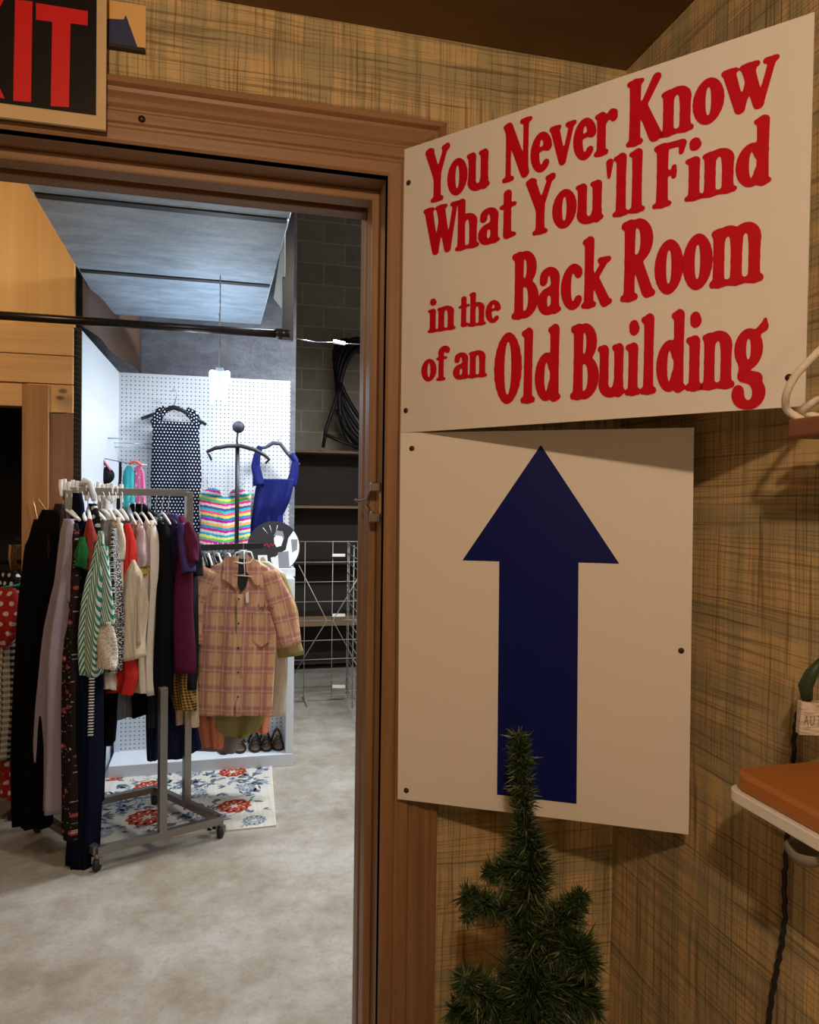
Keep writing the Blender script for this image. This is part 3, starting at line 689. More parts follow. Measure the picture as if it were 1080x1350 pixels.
# ------------------------------------------------------------------ back room shell
YP = 4.12     # plank partition
XPE = PL(97.5, 470, 1, YP).x
def back_room():
    b = MB(); b.box((-4.5, 7.35, 0), (3.2, 7.5, 4.5)); struct(b.build('wall_far', BLOCK))
    b = MB(); b.box((3.1, YB, 0), (3.2, 7.4, 4.5)); struct(b.build('wall_right_rear', BLOCK))
    b = MB(); b.box((-4.5, YB, 0), (-4.4, 7.4, 4.5)); struct(b.build('wall_left_rear', BLOCK))
    b = MB(); b.box((-4.5, YW, 0), (-2.4, YB, 4.5)); b.box((XR+.1, YW, 0), (3.2, YB, 4.5)); struct(b.build('wall_back_rear', BLOCK))
    b = MB(); b.box((-4.5, YW, 4.5), (3.2, 7.5, 4.6)); struct(b.build('ceiling_rear', plain('dark_rafters', (.05, .042, .035), .8)))
    # plank partition with an opening on its left
    def z(px, py): return PL(px, py, 1, YP).z
    xo = PL(31, 600, 1, YP).x; zo = z(20, 536); zf = z(50, 508); xf = PL(65.5, 600, 1, YP).x
    z1, z2, z3, z4 = z(50, 431), z(50, 468), z(50, 506), z(80, 545)
    b = MB(); b.box((-4.4, YP, z1), (XPE, YP+.05, 4.5)); struct(b.build('wall_partition', PLY))
    b = MB(); g = .002
    b.box((-4.4, YP-.02, z2+g), (XPE, YP, z1)); b.box((-4.4, YP-.021, z3+g), (XPE, YP, z2-g)); b.box((xf-.1, YP-.019, z4+g), (XPE, YP, z3-g)); b.box((-4.4, YP, zo), (XPE, YP+.03, z3))
    struct(b.build('wall_planks', PINE, bevel=.002))
    b = MB(); b.box((xf-.02, YP-.012, 0), (XPE, YP+.03, z4-g)); struct(b.build('wall_panel', PINE_V2))
    r = bpy.data.objects.new('door_2', None); scn.collection.objects.link(r); r.location = (xo, YP, 0); struct(r)
    b = MB(); b.box((xo, YP-.035, 0), (xf, YP+.06, zf-.001)); b.build('jamb', PINE_V, r, bevel=.002)
    b = MB(); b.box((xo-.9, YP-.034, zo), (xo-.0, YP+.06, zf)); b.build('head_jamb', PINE, r, bevel=.002)
    b = MB(); b.box((xo-1.0, YP-.034, 0), (xo-.9, YP+.06, zf)); b.build('jamb', PINE_V, r, bevel=.002)
    b = MB(); b.box((-4.4, YP, 0), (xo-1.0, YP+.04, zo)); struct(b.build('wall_partition_left', PLY))
    b = MB(); b.box((-2.6, YP+.9, 0), (XPE-.2, YP+.95, 2.6)); struct(b.build('wall_closet', plain('painted_shade_wall', (.02, .018, .016), .9)))  # darkness beyond the opening is put into this wall's near-black colour
    # black ribbed strip
    xs = PL(102, 500, 1, YP).x; b = MB()
    t = thing('ribbed_strip', 'tall black ribbed strip between the plank wall and the white panel', 'trim strip', (xs, YP, z(102, 718)))
    za, zb_ = z(102, 718), z(102, 432); b.box((xs-.018, YP, za), (xs+.018, YP+.012, zb_)); b.build('backing', BLACK, t)
    b = MB(); n = 42
    for i in range(n):
        zz = za+(zb_-za)*(i+.3)/n; b.bar((xs-.017, YP-.003, zz+.010), (xs+.017, YP-.003, zz), .005, .003)
    b.build('ribs', plain('dark_ribs', (.07, .06, .06), .4), t)
    # soffit wall behind the pegboard
    b = MB(); b.box((-1.4, 5.5, 0), (.565, 5.6, 4.5)); struct(b.build('wall_soffit', TIN2))
    # brown hanging panel above the white one
    pq = PL(106, 436, 1, YP+.03); lo = Vector((pq.x+.012, pq.y, pq.z+.02)); lo2 = PL(184, 492, 1, 5.3)
    hi = lo+Vector((0.0, 0, .75)); hi2 = lo2+Vector((0,0,.75))
    b = MB(); vs = []; fs = []; n = 12
    for i in range(n+1):
        t_ = i/n
        for q, w_ in ((lo.lerp(lo2, t_), 0), (hi.lerp(hi2, t_), 1)): vs.append(q+Vector((.02*sin(t_*9)*(1-w_), 0, 0)))
    fs = [(2*i, 2*i+2, 2*i+3, 2*i+1) for i in range(n)]; b.add(vs, fs, 0, None, True)
    tag(b.build('brown_panel', plain('brown_tarp', (.15, .085, .06), .6), solid=.006), 'brown sheet panel above the plain white side panel', 'panel')
    # raised overhead door: sections with dark joints
    zc = 2.66; t = thing('overhead_door', 'raised grey overhead door with textured sections above the clothes', 'door', (-.3, 3.3, zc))
    xl = PL(60, 284, 2, zc).x; xr = PL(368, 340, 2, zc).x
    j1 = PL(200, 272, 2, zc).y; j2 = PL(230, 366, 2, zc).y; ye = PL(280, 424, 2, zc).y
    for ya, yb in ((1.75, j1), (j1, j2), (j2, ye)):
        b = MB(); b.box((xl, ya+.008, zc), (xr, yb-.008, zc+.04)); b.build('section', TIN, t, bevel=.006)
    b = MB()
    for yy in (j1, j2): b.box((xl+.01, yy-.022, zc-.006), (xr-.01, yy+.022, zc+.03))
    b.build('joint_strip', BLACK, t)
    b = MB(); p = [PL(376, 292, 1, j1+.15), PL(361, 393, 1, j2+.1), PL(376, 412, 1, j2+.2)]
    b.add([p[0], p[1], p[2]], [(0, 1, 2)]); b.build('side_flap', plain('pale_flap', (.36, .35, .30), .6), t, solid=.004)
    # pipe and post
    yp = 3.66; p0 = PL(-60, 410, 1, yp); p1 = PL(372, 439, 1, yp); p0.z = p1.z = (PL(100, 424, 1, yp).z+PL(370, 439, 1, yp).z)/2
    pr = .019; b = MB(); b.tube([p0, p1], pr, 16); b.tube([p1-Vector((.03,0,0)), p1+Vector((.035,0,0))], .027, 16)
    b2 = tag(b.build('steel_pipe', PIPE), 'long dark horizontal pipe crossing below the raised overhead door', 'pipe')
    b = MB(); x = PL(380, 350, 1, yp).x; b.box((x-.026, yp-.02, p1.z-.03), (x+.026, yp+.02, 4.5)); b.build('x', PIPE).name = 'steel_post'
    tag(bpy.data.objects['steel_post'], 'dark steel post coming down to the right end of the pipe', 'post')
    # thin wire with white connector going right from the post
    t = thing('extension_wire', 'thin wire with a white connector running right of the steel post', 'wire', PL(446, 450, 1, 4.5))
    b = MB(); A = PL(388, 446, 1, 3.7); Bp = PL(442, 451, 1, 4.5); Cc = PL(456, 453, 1, 4.5); D = PL(500, 455, 1, 5.2)
    b.tube([A, A.lerp(Bp, .5)+Vector((0,0,-.01)), Bp, Cc, D], .002, 6); b.build('wire', STEELW, t)
    b = MB(); b.bar(PL(439, 450, 1, 4.49), PL(455, 453, 1, 4.49), .024, .02); b.build('connector', WHTPL, t, bevel=.003)
back_room()

def shop_light(xy, z, ya, yb, label, chains, yaw=0):
    x = xy; t = thing('shop_light', label, 'light', (x, (ya+yb)/2, z+.03))
    em = bpy.data.materials.get('lit_tube') or bpy.data.materials.new('lit_tube'); em.use_nodes = True; bs = em.node_tree.nodes['Principled BSDF']
    bs.inputs['Emission Color'].default_value = (.72, .86, 1, 1); bs.inputs['Emission Strength'].default_value = 19
    b = MB(); b.prism([(-.022, .018), (-.016, .034), (.016, .034), (.022, .018)], (x, ya+.03, z), (1,0,0), (0,0,1), (0,1,0), yb-ya-.06); b.build('housing', plain('fixture_grey', (.16,.18,.22), .5), t)
    for s in (-1, 1):
        b = MB(); b.tube([(x+s*.034, ya-.01, z+.002), (x+s*.034, yb-.01, z+.002)], .0125, 12); b.build('tube', em, t)
    for y in chains:
        b = MB(); zz = z+.05; top = 4.49 if abs(x) > .9 else 2.655
        k = 0
        while zz < top:
            b.bar((x, y, zz), (x, y, min(zz+.02, top)), .006 if k % 2 else .003, .003 if k % 2 else .006, up=(0,1,0)); zz += .018; k += 1
        b.build('chain', STEELW, t)
pA = PL(295, 484, 1, 3.55); pB = PL(284, 539, 1, 4.75)
shop_light((pA.x+pB.x)/2, 2.165, 3.62, 4.76, 'bright two-tube shop light hanging in front of the pegboard', (3.75, 4.5))
shop_light(1.3, 2.95, 3.6, 4.8, 'second shop light hung right of the raised overhead door', (3.7, 4.7))
shop_light(0.75, 2.95, 1.7, 2.7, 'unseen third shop light, added inside the doorway to brighten the clothes', (1.8, 2.6))  # added fixture out of view, there for front light on the clothes
for o in bpy.data.objects:
    if o.name.startswith('shop_light_and_fill_glow') and abs(o.location.x+.62) < .01: o.location = ((pA.x+pB.x)/2, 4.2, 2.145)
def bulb():
    t = thing('ceiling_bulb', 'bulb socket hanging in front of the upper plywood wall', 'light', (-1.6, 3.0, 2.93))
    b = MB(); b.tube([(-1.6, 3.0, 4.49), (-1.6, 3.0, 2.98)], .004, 6); b.build('flex', BLKPL, t)
    b = MB(); b.lathe([(.001, .06), (.02, .055), (.022, 0)], (-1.6, 3.0, 2.92), (0,0,1), 16); b.build('socket', BLKPL, t)
bulb()

# ------------------------------------------------------------------ pegboard display
YT = 4.93
def display():
    xl = PL(155, 600, 1, YT).x; xr = PL(382, 600, 1, YT).x; zt = (PL(155, 490, 1, YT).z+PL(382, 503, 1, YT).z)/2
    b = MB(); b.box((xl, YT, .02), (xr, YT+.006, zt)); t = thing('pegboard', 'tall white pegboard behind the hung dress and swimwear', 'pegboard', ((xl+xr)/2, YT, 0)); b.build('panel', PEG, t)
    b = MB(); b.box((xl, YT+.006, 0), (xl+.04, YT+.04, zt)); b.box((xr-.04, YT+.006, 0), (xr, YT+.04, zt)); b.box((xl+.04, YT+.006, zt-.04), (xr-.04, YT+.04, zt)); b.box((xl, YT+.006, 0), (xr, YT+.03, .04)); b.build('frame', WHTPAN, t)
    # plain left side panel
    b = MB(); q = PL(106, 600, 1, YP+.03); b.add([(xl, YT, 0), (q.x, q.y, 0), (q.x, q.y, PL(106, 436, 1, q.y).z), (xl, YT, zt)], [(0, 1, 2, 3)])
    tag(b.build('side_panel', WHTPAN, solid=.012), 'plain white upright panel at the left of the pegboard', 'panel')
    # low display unit
    yf = 4.52; XL = PL(143, 990, 1, yf).x; XRr = PL(387.5, 900, 1, yf).x; zt2 = PL(375, 750, 1, yf+.08).z
    t = thing('display_unit', 'low white display unit with pegboard front and base shelf', 'display', ((XL+XRr)/2, yf, 0))
    b = MB(); b.box((XL, yf, 0), (XRr, yf+.30, .075)); b.build('base_shelf', WHTPAN, t, bevel=.004)
    b = MB(); b.box((XL+.03, yf+.25, .075), (XRr-.045, yf+.256, zt2-.05)); b.build('pegboard_panel', PEG, t)
    b = MB(); b.box((XRr-.045, yf+.002, .075), (XRr, yf+.29, zt2-.05)); b.build('end_post', WHTPAN, t, bevel=.003)
    b = MB(); b.box((XL, yf+.24, .075), (XL+.03, yf+.28, zt2-.05)); b.build('end_post', WHTPAN, t)
    b = MB(); b.box((XL, yf+.10, zt2-.05), (XRr+.012, yf+.30, zt2)); b.build('top_cap', WHTPAN, t, bevel=.003)
    global UF, UZ; UF = yf; UZ = zt2
    # round record-shaped card on top
    c = PL(361, 729, 1, yf+.12); R = 34.5*(c-CO).dot(fw)/FPX; c.z = zt2+R-.008-.022
    X = Vector((1,0,0)); Z = Vector((0,-.10,1)).normalized()*1; t = thing('round_picture', 'round black and white picture card standing on the display unit', 'picture', (c.x, c.y, zt2))
    Zv = Vector((0,.06,1)).normalized(); N = X.cross(Zv); blk = plain('picture_black', (.018,.020,.03), .35); gry = plain('picture_grey', (.22,.24,.28), .4); wht = plain('picture_white', (.75,.77,.78), .4); rd = plain('picture_red', (.5,.02,.03), .4); skn = plain('picture_brown', (.4,.27,.2), .5)
    n = 48; b = MB(); b.prism([(R*cos(2*pi*i/n), R*sin(2*pi*i/n)) for i in range(n)], c, X, Zv, -N, .004); b.build('disc', blk, t)
    b = MB()
    def poly(mi, pts, h=.0006): b.prism([(R*x, R*y) for x, y in pts], c+N*.0001*(mi+1), X, Zv, N, h, mi)
    arcp = [(.97*cos(radians(a)), .97*sin(radians(a))) for a in range(-88, 41, 8)]
    poly(0, [(.1,-.95)]+arcp+[(.55,.35),(.45,-.1),(.2,-.25),(-.1,-.5)])
    poly(1, [(.15,-.2),(.55,-.15),(.6,-.8),(.2,-.85)]); poly(0, [(.0,.35),(.12,.5),(.3,.48),(.36,.3),(.28,.05),(.1,.0),(.02,.15)], .0009); poly(1, [(-.02,.42),(.1,.64),(.34,.6),(.4,.3),(.3,.42),(.1,.46)], .0012)
    poly(1, [(.65,.3),(.9,.3),(.88,-.1),(.7,-.2)], .0009); poly(0, [(-.6,-.3),(-.25,-.3),(-.2,-.75),(-.55,-.78)], .0009)
    poly(3, [(-.5,-.4),(-.38,-.36),(-.3,-.5),(-.38,-.64),(-.5,-.58)], .0014); poly(0, [(-.12,-.4),(.02,-.36),(.06,-.52),(-.08,-.6)], .0009)
    for a in (100, 118, 80): poly(0, [(.45*cos(radians(a)), .45*sin(radians(a))+.1), (.85*cos(radians(a)), .85*sin(radians(a))), (.85*cos(radians(a+2)), .85*sin(radians(a+2)))], .0008)
    b.build('print', [wht, gry, rd, skn], t)
    b = MB(); pts = [c+X*R*(-.75+i*.04)+Zv*R*(.08+.07*sin(i*1.7)+.03*sin(i*.8))+N*.0025 for i in range(20)]; b.tube(pts, .0022, 5); b.build('red_script', rd, t)
    # shoes on the base shelf
    shm = plain('bronze_leather', (.06,.035,.02), .25, .3); shm2 = plain('black_leather', (.015,.012,.012), .3); sol = plain('shoe_insole', (.22,.14,.09), .5)
    for i, (px, lab, mt, w_) in enumerate(((296, 'black flat sandal leftmost on the display unit base', shm2, 0), (317, 'brown sandal second from the left on the base shelf', shm, 0), (337, 'bronze sandal in the middle of the base shelf', shm, 1), (352, 'dark pointed shoe second from the right on the base shelf', shm2, 1), (368, 'bronze shoe rightmost on the base shelf beside the white post', shm, 1))):
        z = .075; o = PL(px, 985, 1, yf+.05); o.z = z; t = thing('shoe', lab, 'shoe', o, 'shoes on the display unit base')
        def outline(r, L, k=18): return [((.038*r*(1-.25*sin(a))*cos(a)), L/2+L/2*sin(a)) for a in [2*pi*j/k for j in range(k)]]
        b = MB(); b.prism(outline(1, .23), o+Vector((0,.0,0)), (1,0,0), (0,1,0), (0,0,1), .012); b.build('sole', shm2, t, bevel=.003)
        b = MB(); b.prism(outline(.85, .21), o+Vector((0,.008,.0125)), (1,0,0), (0,1,0), (0,0,1), .003); b.build('insole', sol, t)
        for q, (yy, hh) in enumerate(((.035, .035), (.055, .05), (.075, .06), (.16, .07), (.18, .075)) if w_ else ((.05, .035), (.075, .045), (.17, .06))):
            b = MB(); b.tube([o+Vector((-.035+.07*s/8, yy, .012+hh*sin(pi*s/8))) for s in range(9)], .005, 6); b.build('strap', mt, t)
display()

def black_stand():
    y = UF+.2; b0 = PL(312, 720, 1, y); t = thing('display_stand', 'black stand with a ball top and curved arm in front of the pegboard', 'stand', (b0.x, y, UZ))
    top = PL(314.5, 563, 1, y); px = b0.x
    b = MB(); b.tube([(px, y, UZ), (px, y, top.z-.12)], .013, 12); b.build('post', BLKPL, t)
    b = MB(); b.lathe([(.001,.012),(.05,.010),(.055,0)], (px, y, UZ), (0,0,1), 20); b.build('foot', BLKPL, t)
    b = MB(); b.tube([(px, y, top.z-.12), (px-.004, y-.0, top.z-.08), (top.x, y, top.z)], .006, 8); b.build('neck', BLKPL, t)
    b = MB(); b.ball(top, .037, 20); b.build('ball', plain('dark_ball', (.03,.03,.05), .6), t)
    b = MB(); pts = [PL(*q, 1, y-.02) for q in ((279,607),(276,600),(273,596),(283,591),(300,588),(318,588),(336,593),(349,600),(355,606),(350,611))]
    b.tube(pts, [.006,.008,.010,.012,.013,.013,.013,.012,.010,.007], 10); b.build('curved_arm', BLKPL, t)
black_stand()

# ------------------------------------------------------------------ goods on the pegboard
def peg_goods():
    y = YT-.06; P = lambda px, py, dy=0: PL(px, py, 1, y+dy); X = Vector((1,0,0)); Z = (P(232, 600)-CO).dot(fw)
    blk = cloth('navy_dot_fabric', (.008,.010,.025), 'dots', (.75,.78,.82), sc=52.)
    t = thing('polka_dot_dress', 'sleeveless navy dress with white polka dots hung on the pegboard', 'dress', P(232, 545))
    b = MB(); o = P(232, 556); k = (o-CO).dot(fw)/FPX
    rows = [(0, .145), (12, .135), (40, .143), (75, .15), (110, .14), (150, .155), (166, .16)]
    panel_mesh(b, o, X, [(q[0]*k, q[1], 0) for q in rows], .03, 5, .006, 4); b.build('skirt_and_bodice', blk, t, solid=.0016)
    for s in (-1, 1):
        b = MB(); sleeve_mesh(b, [o+X*s*.125+Vector((0,0,-.02)), o+X*s*.10+Vector((0,0,.045)), o+X*s*.06+Vector((0,0,.075))], [.028,.030,.024], .4, side=X); b.build('shoulder', blk, t, solid=.0016)
    t = thing('coat_hanger', 'black wooden hanger holding the polka dot dress', 'hanger', P(229, 536), 'hangers on the pegboard')
    b = MB(); pts = [P(186,552), P(203,546), P(220,540), P(229,537), P(238,540), P(255,549), P(272,560)]
    b.tube(pts, [.010,.011,.013,.016,.013,.011,.010], 10); b.build('shoulder_bar', BLKPL, t)
    b = MB(); b.bar(P(222,537), P(237,538), .02, .02); b.build('neck_block', BLKPL, t)
    b = MB(); b.tube([P(230,533), P(233,522), P(233,516), P(229,512), P(226,517)], .003, 6); b.build('hook', STEELW, t)
    # serape print top
    t = thing('striped_camisole', 'rainbow striped strapless top hung on the pegboard beside the blue swimsuit', 'top', P(297, 640, -.03))
    m = cloth('rainbow_serape', (1,1,1), 'serape', sc=4.2); o = P(297, 652, -.03); b = MB(); panel_mesh(b, o, X, [(0,.155,0),(.12,.15,0),(.2,.15,0),(.32,.158,0)], .04, 5, .006, 6); b.build('body', m, t, solid=.0016)
    for s in (-1, 1):
        b = MB(); vs = []; n = 14
        for i in range(n+1):
            a = i/n; x = s*(.02+.135*a); h = .05*sin(pi*a**.8)**.7
            for f in (0, 1): vs.append(o+X*x+Vector((0,-.02-.018*sin(pi*a),-.01+h*f)))
        b.add(vs, [(2*i, 2*i+2, 2*i+3, 2*i+1) for i in range(n)], 0, [((v-o).x, (v-o).z) for v in vs], True); b.build('cup', m, t, solid=.003)
        b = MB(); b.tube([o+X*s*.10+Vector((0,-.02,.03)), o+X*s*.11+Vector((0,.02,.09)), o+X*s*.11+Vector((0,.05,.09))], .003, 6); b.build('strap', m, t)
    # blue swimsuit
    t = thing('blue_swimsuit', 'gathered royal blue swimsuit hung at the right of the pegboard', 'swimsuit', P(360, 620, -.03))
    m = cloth('royal_blue', (.010,.016,.14), rough=.5); b = MB(); o = P(358, 642, -.03)
    panel_mesh(b, o, d_yaw(14), [(-.05,.115,.035),(.0,.125,.02),(.08,.12,.0),(.18,.10,-.03),(.27,.115,-.03),(.34,.09,-.03)], .045, 9, .008, 9, hem=.01); b.build('body', m, t, solid=.0016)
    for pth in (((341,640),(337,615),(340,598),(343,588)), ((383,640),(388,622),(390,608),(384,598))):
        b = MB(); sleeve_mesh(b, [P(*q, -.04) for q in pth], [.035,.026,.02,.016], .4, side=X); b.build('strap', m, t, solid=.001)
    t = thing('coat_hanger', 'dark hanger holding the blue swimsuit', 'hanger', P(362, 585, -.03), 'hangers on the pegboard')
    b = MB(); b.tube([P(*q, -.03) for q in ((338,591),(350,590),(360,584),(370,585),(377,595),(386,606),(395,613))], [.009,.011,.014,.014,.012,.011,.009], 10); b.build('shoulder_bar', plain('dark_blue_grey', (.05,.06,.09), .5), t)
    b = MB(); b.tube([P(*q, -.03) for q in ((366,582),(370,577),(374,574),(373,569),(369,570))], .0025, 6); b.build('hook', STEELW, t)
    # wire bracket arms on the left
    t = thing('wire_bracket', 'thin wire bracket arms fixed at the left of the pegboard', 'bracket', PL(150, 585, 1, 4.6))
    for i, pth in enumerate((((205,586),(170,584),(108,582),(107,577),(158,578)), ((205,592),(150,589),(113,587),(113,592)))):
        b = MB(); b.tube([PL(*q, 1, 4.9-.25*(j/4)) for j, q in enumerate(pth)], .0035, 6); b.build('arm', STEELW, t)
    b = MB(); b.tube([PL(*q, 1, 4.6) for q in ((126,602),(145,606),(165,610),(195,613))], .003, 6); b.build('arm', STEELW, t)
    # bikini top
    t = thing('bikini_top', 'black bikini top hanging from the wire bracket', 'swimwear', PL(132, 612, 1, 4.6))
    mb_ = cloth('black_swim', (.012,.012,.016), rough=.5)
    for s, px in ((-1, 126), (1, 139)):
        b = MB(); b.lathe([(.001,.03),(.03,.024),(.045,.008),(.048,0)], PL(px, 627, 1, 4.6), (0,-1,.1), 18); b.build('cup', mb_, t, solid=.003)
    b = MB(); b.tube([PL(*q, 1, 4.59) for q in ((122,620),(130,606),(133,604),(144,620))], .005, 6); b.build('strap', mb_, t)
    t = thing('coat_hanger', 'pink hanger above the black bikini top', 'hanger', PL(130, 604, 1, 4.6), 'hangers on the pegboard')
    pk = plain('pink_plastic', (.8,.25,.35), .4)
    b = MB(); b.tube([PL(*q, 1, 4.58) for q in ((146,620),(138,608),(130,602),(124,612))], .006, 8); b.build('shoulder_bar', pk, t)
    b = MB(); b.tube([PL(*q, 1, 4.58) for q in ((130,602),(130,596),(127,591),(125,588),(127,586))], .0025, 6); b.build('hook', STEELW, t)
    for px, lab, c, nm in ((170, 'turquoise swimsuit on the wire bracket beside the pink one', (.05,.48,.52), 'turquoise'), (183, 'pink patterned swimsuit on the wire bracket next to the dotted dress', (.75,.16,.34), 'pink')):
        m = cloth(nm+'_swim', c, 'floral', tuple(min(1, q*1.6+.1) for q in c), (.75,.75,.78), sc=45., rough=.5) if nm == 'pink' else cloth(nm+'_swim', c, rough=.5)
        garment(nm+'_swimsuit', lab, 'swimsuit', px, 614, (PL(px, 614, 1, 4.6)-CO).dot(fw), 10, [(614,.012,0),(622,.03,0),(645,.035,0),(690,.04,0)], m, .02, 4, .004)
    garment('black_swimsuit', 'narrow black swimsuit edge left of the turquoise one', 'swimsuit', 158.5, 609, (PL(158.5, 612, 1, 4.6)-CO).dot(fw), 10, [(609,.006,0),(622,.009,0),(680,.012,0)], mb_, .02, 3, .003)
    b = MB(); b.tube([PL(*q, 1, 4.58) for q in ((170,612),(176,608),(181,609),(187,614))], .008, 8); tag(b.build('coral_clip', plain('coral_clip', (.85,.16,.12), .4)), 'coral red clip hanger above the swimsuits on the wire bracket', 'hanger')
peg_goods()

# ------------------------------------------------------------------ rug
def rug():
    a = PL(363, 1088, 2, .006); b_ = PL(357, 1004, 2, .006); c = PL(126, 1112, 2, .006); X = (c-a); X.z = 0; X.normalize(); Y = (b_-a); Y.z = 0
    L = .93; Wd = Y.length+.12; Y.normalize()
    t = thing('floral_rug', 'cream rug with blue grey leaves and coral flowers under the clothes rack', 'rug', a)
    cream = cloth('cream_pile', (.62,.60,.54)); gy = cloth('blue_grey_pile', (.12,.15,.19)); gy2 = cloth('slate_pile', (.30,.36,.42)); co = cloth('coral_pile', (.42,.06,.032)); yl = cloth('ivory_pile', (.7,.62,.5))
    b = MB(); b.prism([(0,0),(L,0),(L,Wd),(0,Wd)], a-Vector((0,0,.006)), X, Y, (0,0,1), .007)
    rnd = random.Random(5)
    def leaf(u, v, an, l, w, mi, h=.0002):
        if not (.04 < u < L-.04 and .04 < v < Wd-.04): return
        pts = []
        for i in range(7):
            q = i/6; pts.append((l*q, w*sin(pi*q)))
        for i in range(5, 0, -1):
            q = i/6; pts.append((l*q, -w*sin(pi*q)))
        ca, sa = cos(an), sin(an); vs = []
        for x, y in pts:
            uu = min(max(u+x*ca-y*sa, .01), L-.01); vv = min(max(v+x*sa+y*ca, .01), Wd-.01); vs.append(a+X*uu+Y*vv+Vector((0,0,.0012+h)))
        b.add(vs, [tuple(range(len(vs)))], mi)
    def flower(u, v, r, mi, mi2):
        for ring, nn, rr in ((1., 11, r), (.68, 9, r*.7), (.4, 6, r*.4)):
            for i in range(nn):
                an = 2*pi*i/nn+ring; leaf(u+cos(an)*rr*.45, v+sin(an)*rr*.45, an, rr*.6, rr*.30, mi if ring != .68 else mi, .0003+.0003*(1-ring))
        for i in range(9):
            an = 2*pi*i/9; leaf(u+cos(an)*r*.5, v+sin(an)*r*.5, an+.5, r*.3, r*.035, 4, .0009)
    F = [(.20,.28,.085,3),(.22,.78,.08,3),(.62,.24,.10,3),(.66,.66,.085,3),(.88,.86,.07,3),(.42,.50,.075,2),(.10,.08,.06,2),(.86,.48,.075,2),(.36,.14,.05,2),(.14,.52,.05,2),(.80,.10,.05,2),(.46,.82,.07,2)]
    for u, v, r, mi in F: flower(u, v, r, mi, 4)
    for k in range(330):
        u, v = rnd.uniform(.03, L-.06), rnd.uniform(.03, Wd-.05)
        if any(hypot(u-f[0], v-f[1]) < f[2]*.9 for f in F): continue
        an = rnd.uniform(0, 6.28)
        for j in range(rnd.choice((1, 2, 3))): leaf(u, v, an+j*.8, rnd.uniform(.03,.07), rnd.uniform(.006,.013), rnd.choice((1,1,2)), .0001*j)
    for k in range(40):
        u, v, an = rnd.uniform(.05, L-.1), rnd.uniform(.05, Wd-.1), rnd.uniform(0, 6.28)
        for j in range(6): leaf(u, v, an, .028, .0028, 1, .0001); u += .022*cos(an); v += .022*sin(an); an += .45
    b.build('pile', [cream, gy, gy2, co, yl], t)
    s = MB(); s.box((0,0,0),(0,0,0)) if False else None
    s = MB(); z = Vector((0,0,-.002))
    s.bar(a+z, a+X*L+z, .008, .008); s.bar(a+Y*Wd+z, a+X*L+Y*Wd+z, .008, .008); s.bar(a+z, a+Y*Wd+z, .008, .008); s.bar(a+X*L+z, a+X*L+Y*Wd+z, .008, .008)
    s.build('binding', yl, t)
rug()

